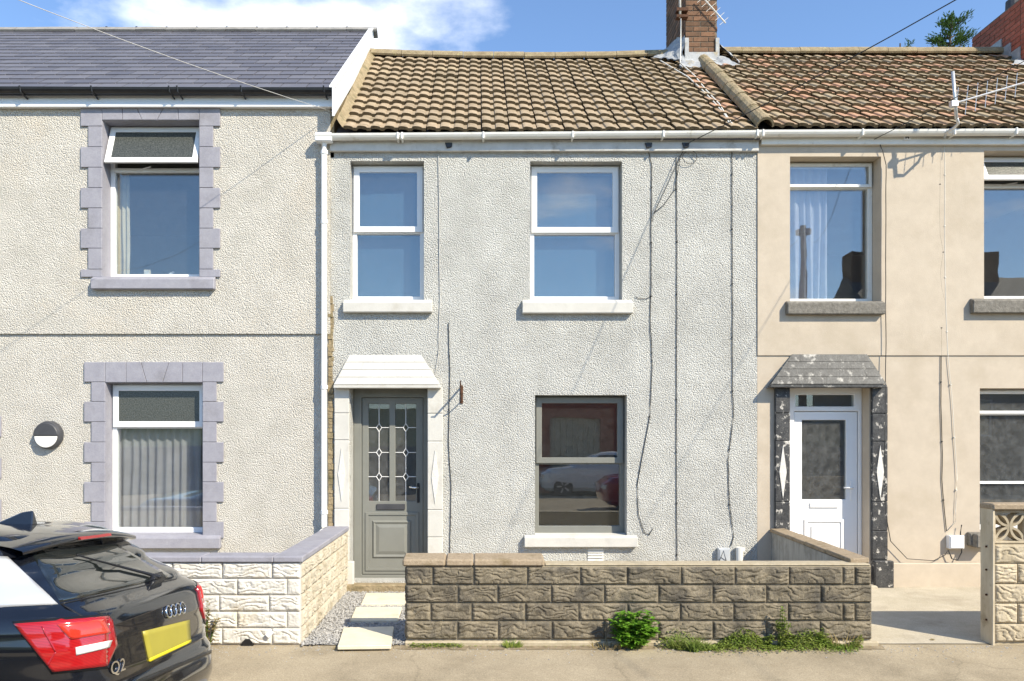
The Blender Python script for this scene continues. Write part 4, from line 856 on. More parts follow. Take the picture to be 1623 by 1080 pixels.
# rusty hanging-basket bracket
hb0 = W(731, 625, 0)
bk = thing('basket_bracket', 'rusty iron hanging basket bracket between door hood and window', 'bracket', hb0)
obj('back_plate', MB().box(hb0.x - .012, hb0.x + .022, -.012, -.001, fz(640), fz(611)), MT['rust'], bk, bevel=.002)
obj('arm', MB().box(hb0.x - .008, hb0.x + .008, -.36, -.012, fz(614) - .008, fz(614) + .008), MT['rust'], bk)
obj('scroll', MB().tube([Vector((hb0.x, -.012 - .24 * math.sin(t), fz(636) + .15 * (1 - math.cos(t)))) for t in [k * .16 for k in range(11)]], .007, 6), MT['rust'], bk)
obj('hook', MB().tube([(hb0.x, -.35, fz(614)), (hb0.x, -.375, fz(614) + .02), (hb0.x, -.395, fz(614) + .045)], .007, 6), MT['rust'], bk)
# TV aerials
def aerial(name, label, foot, mast_top, hub, tip, nel, el, updir, mat='alu', rm=.018):
    t = thing(name, label, 'aerial', foot)
    obj('mast', MB().tube([foot, mast_top], rm, 8), MT[mat], t, smooth=True); obj('boom', MB().tube([hub, tip], .010, 6), MT[mat], t)
    for k in range(nel):
        p = hub.lerp(tip, (k + .6) / nel); l = el * (1 - .3 * k / nel)
        obj('element', MB().tube([p - updir * l, p + updir * l], .0035, 5), MT[mat], t)
    return t
YA = -.45
ta = aerial('tv_aerial', 'silver aerial reaching over the gutter of beige house', W(1516, 188, YA), W(1510, 114, YA), W(1507, 166, YA), W(1648, 124, YA), 9, .17, Vector((.1, 0, 1)).normalized())
obj('bracket_arm', MB().tube([W(1516, 186, YA), W(1519, 196, YA * .9), W(1512, 203, YA * .6), W(1500, 210, -.2), W(1497, 218, -.07)], .016, 8), MT['alu'], ta, smooth=True)
obj('clamp', MB().box(fx(1506, YA), fx(1517, YA), YA - .03, YA + .03, fz(170, YA), fz(161, YA)), MT['alu'], ta, bevel=.004)
YC = 2.22
tb = aerial('tv_aerial', 'thin aerial strapped to the brown brick chimney', W(1078, 28, YC), W(1077, -60, YC), W(1110, -8, YC), W(1150, 37, YC), 6, .11, Vector((.75, 0, .66)).normalized(), 'cable_white', .017)
obj('chimney_strap', MB().box(fx(1072, YC), 3.07, YC - .02, 2.30, fz(18, YC), fz(13, YC)).box(fx(1072, YC), 3.07, YC - .02, 2.30, fz(28, YC), fz(24, YC)), MT['rust'], tb)
rc = [(1079, 30, 2.2), (1079, 75, 2.2), (1078, 100, 2.1), (1100, 125, 1.72), (1120, 150, 1.1), (1140, 172, .62), (1152, 190, .22), (1160, 196, .0), (1165, 206, -.12)]
def roof_cable(pts, lb, dz=.07): tag(obj('cable', MB().tube([Vector((fx(px, y), y, max(fz(py, y), rz(y, dz)) if k > 1 else fz(py, y))) for k, (px, py, y) in enumerate(pts)], .009, 6), MT['cable_white'], smooth=True), lb, 'cable', 'cables down the tiled roof')
roof_cable(rc, 'white aerial cable running from chimney down the brown tiles')
roof_cable([(1036, 88, 2.62), (1040, 92, 2.55), (1062, 110, 2.1), (1090, 130, 1.65), (1112, 148, 1.15), (1132, 168, .68), (1150, 188, .24), (1156, 197, .0)], 'pale cable crossing brown tiles from the ridge to the gutter')

# ------------------------------------------------------------------ curtains, blinds and things behind the glass
def drape(name, label, cat, x0, x1, z0, z1, y, folds, amp, mat, seed):
    def fn(u, v):
        x = x0 + (x1 - x0) * u; a_ = amp * (1 - .45 * v)
        return Vector((x + .012 * noise.noise((u * 6, v * 2, seed)), y + a_ * math.sin(u * folds * 6.283 + 2.2 * noise.noise((u * 4, v * .8, seed))) + a_ * .5 * noise.noise((u * folds * 1.7, v, seed + 4)), z0 + (z1 - z0) * v))
    n = int(folds * 12); g_ = MB().grid(fn, n, 8); k = len(g_.v); g_.v += [p + Vector((0, .003, 0)) for p in g_.v]; g_.f += [tuple(k + i for i in reversed(f)) for f in g_.f]
    return tag(obj(name, g_, MT[mat], smooth=True), label, cat)
drape('curtain', 'lilac grey gathered voile behind ground floor quoined window', 'curtain', fx(186, .24), fx(318, .24), fz(842, .24), fz(678, .24), .26, 10, .022, 'sheer_grey', 1)
drape('curtain', 'cream curtain drawn aside in the open quoined window', 'curtain', fx(182, .3), fx(204, .3), fz(436, .3), fz(272, .3), .32, 3, .025, 'curtain_cream', 2)
drape('curtain', 'white lilac voile in upper window of beige house', 'curtain', fx(1254, .28), fx(1312, .28), fz(474, .28), fz(255, .28), .30, 5, .03, 'sheer_white', 3)
for (o_, lb) in ((M1, 'blue grey blind behind upper window above the grey door'), (M2, 'blue grey blind behind wider upper window of grey roughcast house')):
    xl, xr, zb, zt = op_w(*o_); tag(obj('roller_blind', MB().box(xl + .03, xr - .03, .262, .268, zb + .05, zt - .03), MT['blind']), lb, 'blind', 'roller blinds')
xk = fx(235, .24); zk = fz(L1[3], 0) + .02
obj_f = tag(obj('photo_frame', MB().hexa([(xk - .05, .235, zk), (xk + .03, .235, zk), (xk + .03, .25, zk), (xk - .05, .25, zk), (xk - .07, .275, zk + .14), (xk + .01, .275, zk + .14), (xk + .01, .29, zk + .14), (xk - .07, .29, zk + .14)]), MT['curtain_cream'], bevel=.003), 'small cream picture frame on sill of the open quoined window', 'picture frame')
obj('backing', MB().hexa([(xk - .042, .2335, zk + .012), (xk + .022, .2335, zk + .012), (xk + .022, .2345, zk + .012), (xk - .042, .2345, zk + .012), (xk - .06, .2705, zk + .128), (xk + .002, .2705, zk + .128), (xk + .002, .2725, zk + .128), (xk - .06, .2725, zk + .128)]), MT['flake_white'], obj_f)
vs_ = thing('bottle', 'small white bottle lying tilted on sill of quoined window', 'bottle', (fx(272, .25), .27, zk))
obj('body', MB().tube([(fx(262, .25), .27, zk + .03), (fx(272, .25), .27, zk + .09)], [.024, .024], 10), MT['upvc'], vs_); obj('cap', MB().tube([(fx(272, .25), .27, zk + .09), (fx(274, .25), .27, zk + .115)], .014, 10), MT['lilac'], vs_)
# ------------------------------------------------------------------ plants
def leaf(m_, p, d, up, l, w):
    d = d.normalized(); s = d.cross(up)
    if s.length < .01: s = Vector((1, 0, 0))
    s.normalize(); n_ = s.cross(d)
    m_.add([p, p + d * l * .45 + s * w * .5 + n_ * l * .06, p + d * l + n_ * -l * .08, p + d * l * .45 - s * w * .5 + n_ * l * .06], [(0, 1, 2, 3)])
def gz(y): return -.092 if y > PY - .05 else -.10
def bush(name, label, base, h, rad, stems, lsz, mat, seed, cat='weed', upright=.6, group=None, density=1.0):
    rr = random.Random(seed); t = thing(name, label, cat, base, group); sm_ = MB(); lm = MB()
    for k in range(stems):
        a_ = rr.uniform(0, 6.283); rd = rad * math.sqrt(rr.random()); top = base + Vector((math.cos(a_) * rd, math.sin(a_) * rd * .55 - .02, h * rr.uniform(.45, 1) * (1 - .45 * (rd / rad) ** 2)))
        b0 = base + Vector((math.cos(a_) * rd * .25, math.sin(a_) * rd * .12, 0)); mid = b0.lerp(top, .5) + Vector((0, 0, h * .08))
        path = [b0, mid, top]; sm_.tube(path, [.004, .003, .0015], 4)
        nl = int((9 + 30 * h) * density)
        for j in range(nl):
            s_ = rr.uniform(.12, 1.0); p = b0.lerp(mid, s_ * 2) if s_ < .5 else mid.lerp(top, s_ * 2 - 1)
            an = rr.uniform(0, 6.283); d = Vector((math.cos(an), math.sin(an) * .9 - .15, rr.uniform(-.2, upright)))
            leaf(lm, p, d, Vector((0, 0, 1)), lsz * rr.uniform(.6, 1.25) * (1.1 - .4 * s_), lsz * rr.uniform(.45, .7))
    obj('stem', sm_, MT['grass'], t); obj('leaves', lm, MT[mat], t); return t
def tuft(name, label, base, h, rad, n, mat, seed, cat='grass', group=None):
    rr = random.Random(seed); g_ = MB()
    for k in range(n):
        a_ = rr.uniform(0, 6.283); r_ = rad * math.sqrt(rr.random()); p = base + Vector((math.cos(a_) * r_, math.sin(a_) * r_ * .4, -.01)); ln = h * rr.uniform(.4, 1.1)
        dx = Vector((math.cos(a_) * rr.uniform(.1, .8), math.sin(a_) * rr.uniform(.1, .6) - .15, 1)).normalized(); w = rr.uniform(.0022, .004); sx = Vector((w, w * .4, 0))
        mid = p + dx * ln * .55; tip = p + dx * ln + Vector((dx.x * ln * .35, dx.y * ln * .3, -ln * .12))
        g_.add([p - sx, p + sx, mid + sx * .8, mid - sx * .8, tip], [(0, 1, 2, 3), (3, 2, 4)])
    return tag(obj(name, g_, MT[mat]), label, cat, group)
def bp(px, off=-.07): y = PY + off; return Vector((fx(px, y), y, -.095))
bush('nettle_bush', 'bright green nettle bush against brown block wall', bp(1005, -.10), .42, .21, 44, .075, 'leaf', 1, 'bush', density=1.25)
bush('tall_weed', 'tall slender weed rising above the low greenery at the wall', bp(1240, -.07), .44, .07, 11, .036, 'weed', 2, upright=.9, density=1.3)
bush('leafy_weed', 'leafy weed beside the tall slender weed toward the wall end', bp(1303, -.05), .22, .07, 8, .035, 'weed', 3)
bush('leafy_weed', 'dark weed between the grass tuft and the tall slender weed', bp(1212, -.05), .15, .08, 10, .035, 'weed', 4)
gtx = random.Random(17); tb0 = MB()
for k in range(9):          # one ragged tuft made of several crowns of blades
    c_ = bp(1052 + 82 * gtx.random() ** .8, -.05 - .14 * gtx.random()); hh = gtx.uniform(.07, .21)
    for j in range(int(35 + 260 * hh)):
        a_ = gtx.uniform(0, 6.283); r_ = gtx.uniform(0, .05); p = c_ + Vector((math.cos(a_) * r_, math.sin(a_) * r_ * .5, -.01)); ln = hh * gtx.uniform(.35, 1.2); dx = Vector((gtx.uniform(-.8, .8), gtx.uniform(-.6, .3), 1)).normalized(); w = gtx.uniform(.0018, .0036); sx = Vector((w, w * .4, 0)); md = p + dx * ln * .55; tip = p + dx * ln + Vector((dx.x * ln * .5, dx.y * ln * .4, -ln * .2)); tb0.add([p - sx, p + sx, md + sx * .8, md - sx * .8, tip], [(0, 1, 2, 3), (3, 2, 4)])
tag(obj('grass_tuft', tb0, MT['grass']), 'long ragged grass tuft beside the nettle bush', 'grass')
tuft('grass_tuft', 'short yellow-green tuft at foot of wall below the coping', bp(812, -.06), .09, .07, 150, 'weed', 6)
tuft('grass_tuft', 'sparse dry grass in front of the paving slab', Vector((fx(548, PY - .1), PY - .10, -.10)), .05, .10, 70, 'dry', 7)
tuft('grass_tuft', 'thin dead stalks standing among the low weeds near wall end', bp(1340, -.06), .20, .12, 45, 'dry', 12)
tuft('grass_tuft', 'dry stalks among weeds beside the nettle bush', bp(965, -.07), .10, .16, 90, 'dry', 8)
bush('dry_weed', 'wispy dry weed growing against white painted wall', Vector((fx(326, PY - .07), PY - .07, -.10)), 0.46, .15, 13, .042, 'dry', 9, upright=.9, density=1.3)
rr = random.Random(21); gc = MB()
for k in range(5200):
    px = rr.choice((rr.uniform(1045, 1368), rr.uniform(1110, 1368), rr.uniform(1130, 1350))); y = PY - .01 - abs(rr.gauss(0, .075)); 
    p = Vector((fx(px, y), y, -.095 + rr.uniform(0, .17) * max(.15, 1 + (y - PY) * 5) * (.55 + .45 * math.sin(px * .06)))); an = rr.uniform(0, 6.283); leaf(gc, p, Vector((math.cos(an), math.sin(an), rr.uniform(.1, .9))), Vector((0, 0, 1)), rr.uniform(.014, .034), rr.uniform(.010, .02))
for k in range(900):
    px = rr.uniform(650, 735); y = PY - .02 - abs(rr.gauss(0, .035)); p = Vector((fx(px, y), y, -.095 + rr.uniform(0, .03))); an = rr.uniform(0, 6.283); leaf(gc, p, Vector((math.cos(an), math.sin(an), rr.uniform(.1, .8))), Vector((0, 0, 1)), rr.uniform(.010, .02), rr.uniform(.008, .014))
for k in range(350):
    px = rr.uniform(640, 1380); y = PY - .03 - abs(rr.gauss(0, .03)); p = Vector((fx(px, y), y, -.096 + rr.uniform(0, .012))); an = rr.uniform(0, 6.283); leaf(gc, p, Vector((math.cos(an), math.sin(an), rr.uniform(.0, .5))), Vector((0, 0, 1)), rr.uniform(.010, .02), rr.uniform(.006, .012))
o = obj('ground_cover', gc, MT['weed']); o['kind'] = 'stuff'; o['label'] = 'low leafy weeds along the foot of the brown block wall'; o['category'] = 'weeds'
sg = MB()
for k in range(26):
    px = 640 + 740 * k / 25; sg.add([W(px - 16, 1013, PY - .02) * 1, Vector((fx(px + 16, PY), PY - .01, -.088)), Vector((fx(px + 14 + rr.uniform(-6, 6), PY), PY - .10 - rr.uniform(0, .05), -.0965)), Vector((fx(px - 14, PY), PY - .09 - rr.uniform(0, .05), -.0965))], [(0, 1, 2, 3)])
for v in sg.v: v.z = min(v.z, -.086)
o = obj('soil', sg, MT['soil']); o['kind'] = 'stuff'; o['label'] = 'dry soil and grit gathered along the wall foot'; o['category'] = 'soil'
gt = MB(); rg_ = random.Random(5)
for k in range(900):
    px = rg_.uniform(330, 1623); y = PY - .02 - abs(rg_.gauss(0, .13)); r_ = rg_.uniform(.002, .007) * (1.6 if rg_.random() < .06 else 1); zg = -.0925 - max(0, (PY - .02 - y)) * .083; c_ = Vector((fx(px, y), y, zg + r_ * .3))
    if y < -3.25: continue
    gt.add([c_ + Vector((p[0] * r_ * rg_.uniform(.7, 1.5), p[1] * r_ * rg_.uniform(.7, 1.4), p[2] * r_ * .7)) for p in stone_v], stone_f)
o = obj('grit', gt, MT['gravel']); o['kind'] = 'stuff'; o['label'] = 'scattered grit along the edge of the pavement'; o['category'] = 'grit'
lf_ = MB(); leaf(lf_, Vector((fx(1487, PY - .0), PY + .12, -.078)), Vector((1, .2, .15)), Vector((0, 0, 1)), .06, .04); tag(obj('fallen_leaf', lf_, MT['dry']), 'single brown leaf lying on the concrete path', 'leaf')
# conifer behind the right-hand ridge
def conifer(label, x, y, top, seed, spread):
    rr = random.Random(seed); t = thing('conifer_tree', label, 'tree', (x, y, -.1)); tr = MB(); tr.tube([(x, y, -.3), (x + .1, y, top * .5), (x + .05, y, top)], [.22, .13, .02], 8); lm = MB()
    for k in range(95):
        s_ = rr.random() ** .7; z = top * (.35 + .65 * s_); ln = spread * (1.05 - s_) ** .7 * rr.uniform(.5, 1.15) + .25; a_ = rr.uniform(0, 6.283)
        d = Vector((math.cos(a_), math.sin(a_), rr.uniform(.25, .75))); p0 = Vector((x + .05, y, z - .2)); tr.tube([p0, p0 + d * ln * .6, p0 + d * ln], [.022, .012, .004], 4)
        for j in range(70):
            q_ = rr.uniform(.2, 1.05); p = p0 + d * ln * q_ + Vector((rr.gauss(0, .06), rr.gauss(0, .06), rr.gauss(0, .055))); dd = d + Vector((rr.uniform(-.9, .9), rr.uniform(-.9, .9), rr.uniform(-.2, .8))); leaf(lm, p, dd, Vector((0, 0, 1)), rr.uniform(.08, .18), rr.uniform(.02, .05))
    obj('trunk', tr, MT['bark'], t); obj('crown', lm, MT['conifer'], t); return t
conifer('feathery conifer tip above the ridge beside red chimney', fx(1503, 13), 13, fz(34, 13), 4, 1.5)
conifer('shorter conifer sprig above the ridge of the beige house', fx(1424, 14), 14, fz(69, 14), 6, 1.1)
# ------------------------------------------------------------------ car body shared builder
def car_surface(w, th, P):
    """point on the body at height w and plan angle th (0 = tail centre, pi/2 = side, pi = nose), right half mirrored"""
    U, vr, vf = P(w); vm = (vr + vf) / 2; s_, c_ = math.sin(th), math.cos(th); ex = 2 / 7.0
    u = U * abs(s_) ** ex; v = vm - (vm - vr) * (abs(c_) ** ex) * (1 if c_ > 0 else -1); return u, v
def lerp_tab(tab, w):
    for (a_, b_) in zip(tab, tab[1:]):
        if w <= b_[0]:
            t = (w - a_[0]) / (b_[0] - a_[0]); t = max(0, min(1, t)); t = t * t * (3 - 2 * t); return [x + (y - x) * t for x, y in zip(a_[1:], b_[1:])]
    return list(tab[-1][1:])
SUV = [(.20, .76, .14, 4.05), (.30, .84, .05, 4.14), (.50, .885, .0, 4.19), (.64, .897, .02, 4.17), (.70, .897, .055, 4.14), (.90, .89, .07, 4.06), (1.00, .875, .085, 3.95), (1.05, .85, .11, 3.2), (1.12, .80, .22, 3.0), (1.26, .70, .42, 2.62), (1.38, .63, .56, 2.35), (1.44, .58, .66, 2.15), (1.48, .48, .85, 1.9)]
HATCH = [(.18, .72, .16, 3.75), (.30, .81, .04, 3.9), (.50, .845, .0, 3.95), (.70, .85, .03, 3.92), (.86, .83, .06, 3.7), (.98, .80, .12, 3.0), (1.15, .70, .28, 2.65), (1.34, .60, .45, 2.25), (1.42, .54, .58, 2.0), (1.46, .42, .8, 1.7)]
def car_mesh(tab, T, nth=64):
    P = lambda w: lerp_tab(tab, w); w0, w1 = tab[0][0], tab[-1][0]; nl = 60; m_ = MB(); ring = 2 * nth
    for j in range(nl + 1):
        w = w0 + (w1 - w0) * j / nl
        for i in range(ring):
            th = 2 * math.pi * i / ring
            tt = th if th <= math.pi else 2 * math.pi - th; u, v = car_surface(w, tt, P); m_.v.append(T(u if th <= math.pi else -u, v, w))
    for j in range(nl):
        for i in range(ring): m_.f.append((j * ring + i, j * ring + (i + 1) % ring, (j + 1) * ring + (i + 1) % ring, (j + 1) * ring + i))
    c1 = len(m_.v); U, vr, vf = P(w1); m_.v.append(T(0, (vr + vf) / 2, w1 + .012)); m_.v.append(T(0, 2, w0))
    for i in range(ring): m_.f.append((nl * ring + i, nl * ring + (i + 1) % ring, c1)); m_.f.append(((i + 1) % ring, i, c1 + 1))
    return m_
def wheels(t, T, fwd, rear, U, r_):
    for v in (rear, fwd):
        for s_ in (-1, 1):
            u0, u1 = s_ * (U - .20), s_ * (U - .01); c_ = T(0, v, r_)
            def ring_pts(u, r2): return [T(u, v + math.cos(k * .2618) * r2, r_ + math.sin(k * .2618) * r2) for k in range(24)]
            def lathe(prof):
                m_ = MB(); rs = [ring_pts(u, r2) for u, r2 in prof]; m_.v = [p for q_ in rs for p in q_]
                m_.f = [(j * 24 + k, j * 24 + (k + 1) % 24, (j + 1) * 24 + (k + 1) % 24, (j + 1) * 24 + k) for j in range(len(rs) - 1) for k in range(24)]; m_.f.append(tuple((len(rs) - 1) * 24 + k for k in range(24))); m_.f.append(tuple(reversed(range(24)))); return m_
            wh = obj('wheel', lathe([(u0, r_ * .66), (u0, r_ * .96), (u0 + s_ * .03, r_), (u1 - s_ * .03, r_), (u1, r_ * .95), (u1 + s_ * .004, r_ * .68)]), MT['tyre'], t, smooth=False)
            rim = MB()
            for k in range(5):
                a_ = k * 1.2566; p = [T(u1 + s_ * .004, v + math.cos(a_ + e) * q_, r_ + math.sin(a_ + e) * q_) for e, q_ in ((-.28, r_ * .18), (.28, r_ * .18), (.13, r_ * .66), (-.13, r_ * .66))]; nrm = (T(s_ * .014, v, r_) - T(0, v, r_)); rim.prism(p, nrm)
            obj('rim', rim, MT['alu'], wh)
def side_glass(t, T, tab, bands, mat, off=.006, name='side_window'):
    P = lambda w: lerp_tab(tab, w)
    for (th0, th1, wlo, whi) in bands:
        for s_ in (-1, 1):
            def fn(a_, b_):
                w = wlo + (whi - wlo) * b_; u, v = car_surface(w, th0 + (th1 - th0) * a_, P); return T(s_ * (u + off), v, w)
            g_ = MB().grid(fn, 14, 6); k = len(g_.v)
            def fn2(a_, b_):
                w = wlo + (whi - wlo) * b_; u, v = car_surface(w, th0 + (th1 - th0) * a_, P); return T(s_ * (u - .01), v, w)
            obj(name, g_, mat, t, smooth=True)
# ------------------------------------------------------------------ the parked black car
XR, YCc, ZR, roll, yaw = -1.77, -4.50, -.302, .055, -.036
def T1(u, v, w):
    X0, Y0 = -v, -u; return Vector((XR + X0 * math.cos(yaw) - Y0 * math.sin(yaw), YCc + X0 * math.sin(yaw) + Y0 * math.cos(yaw), ZR + w + u * math.tan(roll)))
car = thing('parked_car', 'glossy black compact car with silver rear pillar and red tail lamps', 'car', T1(0, 2.1, 0))
bm_ = car_mesh(SUV, T1); body = obj('body', bm_, MT['paint'], car, smooth=True)
bvh = BVHTree.FromPolygons([tuple(p) for p in bm_.v], bm_.f)
camp = Vector((0, -D, H))
def hit(px, py):
    d = Vector(((px - CX) / F, 1, (CY - py) / F)).normalized(); p, n_, i_, l_ = bvh.ray_cast(camp, d)
    if p is None:
        p, n_, i_, l_ = bvh.find_nearest(camp + d * 4.6)
    if n_.dot(d) > 0: n_ = -n_
    return p, n_
def patch(name, quad, mat, parent, off=.006, nu=14, nv=8, back=.012, label=None):
    a_, b_, c_, d_ = [Vector((q_[0], q_[1], 0)) for q_ in quad]; fr, bk_ = [], []
    for j in range(nv + 1):
        for i in range(nu + 1):
            u, v = i / nu, j / nv; p2 = (a_ * (1 - u) + b_ * u) * (1 - v) + (d_ * (1 - u) + c_ * u) * v
            p, n_ = hit(p2.x, p2.y); fr.append(p + n_ * off); bk_.append(p - n_ * back)
    w = nu + 1; m_ = MB(); m_.v = fr + bk_; k = len(fr)
    m_.f = [(j * w + i, j * w + i + 1, (j + 1) * w + i + 1, (j + 1) * w + i) for j in range(nv) for i in range(nu)]
    edge = [i for i in range(nu)] + [j * w + nu for j in range(nv)] + [nv * w + i for i in range(nu, 0, -1)] + [j * w for j in range(nv, 0, -1)]
    m_.f += [(edge[q_], edge[(q_ + 1) % len(edge)], k + edge[(q_ + 1) % len(edge)], k + edge[q_]) for q_ in range(len(edge))]
    return obj(name, m_, mat, parent, smooth=True, label=label)
rwin = patch('rear_window', [(44, 868), (183, 863), (273, 914), (95, 955)], MT['dark_glass'], car, .004, 24, 14)
patch('silver_blade', [(-60, 880), (12, 883), (92, 958), (-60, 966)], MT['blade'], car, .004, 14, 14, label='silver rear pillar panel')
tl_ = patch('tail_lamp', [(23, 989), (170, 977.5), (168, 1056), (84, 1065)], MT['lens'], car, .012, 18, 12, label='red tail lamp')
patch('lamp_tip', [(170, 978), (176, 985), (183.5, 1022), (168, 1056)], MT['lens_dark'], tl_, .012, 4, 10)
patch('light_bar', [(90, 990), (160, 984), (172, 1004), (112, 1014)], MT['lens_bright'], tl_, .017, 8, 5, .003)
patch('reverse_lamp', [(119, 1026), (174, 1015), (170, 1026), (120, 1038)], MT['lens_white'], tl_, .017, 8, 4, .003)
patch('lamp_divider', [(66, 994), (69, 994), (90, 1033), (87, 1033)], MT['lens_dark'], tl_, .0145, 2, 10, .003); patch('lamp_divider', [(87, 1033), (90, 1033), (79, 1054), (75, 1054)], MT['lens_dark'], tl_, .0145, 2, 8, .003)
patch('lamp_bezel', [(19, 986), (172, 974.5), (172, 1060), (82, 1069)], MT['black_pl'], tl_, .005, 18, 12, .01)
def spl(a_, b_):        # roof spoiler: top, trailing lip, underside
    u = -.60 + 1.2 * a_; dr = -.045 * (u / .6) ** 2; tb_ = [(1.0, 1.484), (.75, 1.470), (.56, 1.438), (.49, 1.418), (.485, 1.398), (.52, 1.388), (.66, 1.37)]
    v, w = tb_[min(6, round(b_ * 6))]; return T1(u * (.82 if v > .9 else 1), v + .05 * (u / .6) ** 2, w + dr)
sp = obj('spoiler', MB().grid(spl, 20, 6), MT['paint'], car, smooth=True)
obj('brake_light', MB().grid(lambda a_, b_: T1(-.17 + .34 * a_, .478 + .004 * b_, 1.402 + .016 * b_), 6, 1).grid(lambda a_, b_: T1(-.17 + .34 * a_, .49 + .004 * b_, 1.402 + .016 * b_), 6, 1), MT['lens_dark'], sp)
patch('hatch_seam', [(95, 957), (98, 957), (132, 977), (129, 978)], MT['black_pl'], car, .002, 10, 1, .002)
patch('hatch_seam', [(96, 956.5), (280, 917), (280, 918.5), (96, 958.5)], MT['black_pl'], car, .003, 20, 1, .002)
pl_ = patch('number_plate', [(226, 1001), (299, 983), (301, 1018), (236, 1049)], MT['plate'], car, .008, 10, 6, .004, label='blank yellow number plate')
patch('plate_strip', [(235, 1044), (301, 1014), (301, 1018.5), (236, 1049)], MT['plate_edge'], pl_, .010, 10, 2, .002)
patch('bumper_strip', [(190, 1090), (334, 1030), (334, 1036), (190, 1097)], MT['black_pl'], car, .006, 16, 2, .004)
def mirror(o, parent):
    m_ = MB(); m_.f = [tuple(p.vertices) for p in o.data.polygons]
    for v in o.data.vertices:
        P0 = v.co + WO[o.name]; dx, dy = P0.x - XR, P0.y - YCc; X0 = dx * math.cos(yaw) + dy * math.sin(yaw); Y0 = -dx * math.sin(yaw) + dy * math.cos(yaw)
        u, v_ = -Y0, -X0; m_.v.append(T1(-u, v_, P0.z - ZR - u * math.tan(roll)))
    return obj(o.name.split('.')[0], m_, o.data.materials[0], parent, smooth=True)
tr_ = mirror(tl_, car)
for ch in list(tl_.children): mirror(ch, tr_)
mirror([c for c in car.children if c.name.startswith('silver_blade')][0], car)
# rings badge
for k in range(4):
    p, n_ = hit(265 + 7.4 * k, 970.5 - 2.1 * k); tx = (hit(270 + 7.4 * k, 969 - 2.1 * k)[0] - p).normalized(); ty = n_.cross(tx).normalized(); rr_ = .034
    obj('badge_ring', MB().tube([p + n_ * .010 + tx * math.cos(t * .2618) * rr_ * 1.0 + ty * math.sin(t * .2618) * rr_ for t in range(25)], .0055, 6), MT['chrome'], car, smooth=True)
# model lettering
def lettering(txt, px, py, size, mat, parent, name, px2, py2):
    p, n_ = hit(px, py); q_ = hit(px2, py2)[0]; tx = (q_ - p).normalized(); ty = n_.cross(tx).normalized()
    if ty.z < 0: ty = -ty
    cu = bpy.data.curves.new('lettering', 'FONT'); cu.body = txt; cu.size = size; cu.extrude = .003; tmp = bpy.data.objects.new('lettering_tmp', cu); COL.objects.link(tmp)
    dg = bpy.context.evaluated_depsgraph_get(); me = bpy.data.meshes.new_from_object(tmp.evaluated_get(dg)); bpy.data.objects.remove(tmp)
    o = place(name, me, mat, p + n_ * .008, parent); o.rotation_euler = Matrix((tx, ty, tx.cross(ty))).transposed().to_euler(); return o
lettering('Q2', 173, 1071, .092, MT['chrome'], car, 'model_lettering', 198, 1061)
# wiper
p0, n0 = hit(240, 921)
wp = patch('wiper_base', [(236, 917), (252, 912), (258, 922), (238, 930)], MT['black_pl'], car, .03, 5, 4, .01)
pa = [hit(245, 918)[0] + n0 * .03] + [hit(x_, y_)[0] + hit(x_, y_)[1] * .018 for x_, y_ in ((225, 912), (190, 903), (150, 892), (118, 884))]
obj('wiper_arm', MB().tube(pa, [.014, .010, .008, .006, .005], 6), MT['black_pl'], car)
# roof fin
f0 = T1(0, .95, 1.475)
def FT(v, w, u=0): return T1(u, .95 + v, 1.475 + w)
fin = MB(); fin.hexa([FT(-.10, 0, -.03), FT(-.10, 0, .03), FT(.14, 0, .03), FT(.14, 0, -.03), FT(-.09, .085, -.006), FT(-.09, .085, .006), FT(-.02, .075, .006), FT(-.02, .075, -.006)])
obj('roof_fin', fin, MT['paint'], car, bevel=.008)
wheels(car, T1, 3.35, .80, .885, .34)
arch = MB()
for v in (.80, 3.35):
    for s_ in (-1, 1):
        pts_ = [(v + math.cos(t) * .41, .34 + math.sin(t) * .41) for t in [math.pi * k / 12 for k in range(13)]] + [(v + math.cos(t) * .36, .34 + math.sin(t) * .36) for t in [math.pi * k / 12 for k in range(12, -1, -1)]]
        arch = MB().prism([T1(s_ * .893, a_, b_) for a_, b_ in pts_], T1(s_ * .015, 0, 0) - T1(0, 0, 0)); obj('wheel_arch', arch, MT['black_pl'], car)
side_glass(car, T1, SUV, [(1.42, 1.562, 1.09, 1.36), (1.578, 1.78, 1.09, 1.36)], MT['dark_glass'])
P_ = lambda w: lerp_tab(SUV, w)
def wsf(a_, b_):
    w = 1.08 + .30 * b_; u, v = car_surface(w, math.pi - .55 * abs(2 * a_ - 1), P_); return T1((1 if a_ > .5 else -1) * u if abs(a_ - .5) > .001 else 0, v + .006, w)
obj('windscreen', MB().grid(wsf, 20, 8), MT['dark_glass'], car, smooth=True)
# ------------------------------------------------------------------ far side of the street
def simple_car(label, tab, paint, x, y, facing, L_, group=None):
    def T(u, v, w): return Vector((x + facing * (v - 2.0), y - u * facing, -.13 + w))
    t = thing('parked_car', label, 'car', T(0, 2, 0)); obj('body', car_mesh(tab, T, 40), paint, t, smooth=True); wheels(t, T, L_ - .75, .72, tab[3][1] - .01, .31)
    side_glass(t, T, tab, [(.95, 1.36, tab[5][0] + .12, tab[7][0]), (1.42, 1.95, tab[5][0] + .12, tab[7][0])], MT['dark_glass'])
    for s_ in (-1, 1):
        obj('headlamp', MB().box(T(s_ * .42, L_ - .22, .62).x, T(s_ * .42, L_ - .02, .62).x, T(s_ * .42, 0, 0).y, T(s_ * .72, 0, 0).y, T(0, 0, .58).z, T(0, 0, .70).z), MT['lens_white'], t, bevel=.02)
        obj('tail_lamp', MB().box(T(0, -.005, 0).x, T(0, .2, 0).x, T(s_ * .5, 0, 0).y, T(s_ * .78, 0, 0).y, T(0, 0, .66).z, T(0, 0, .86).z), MT['lens'], t, bevel=.02)
    return t
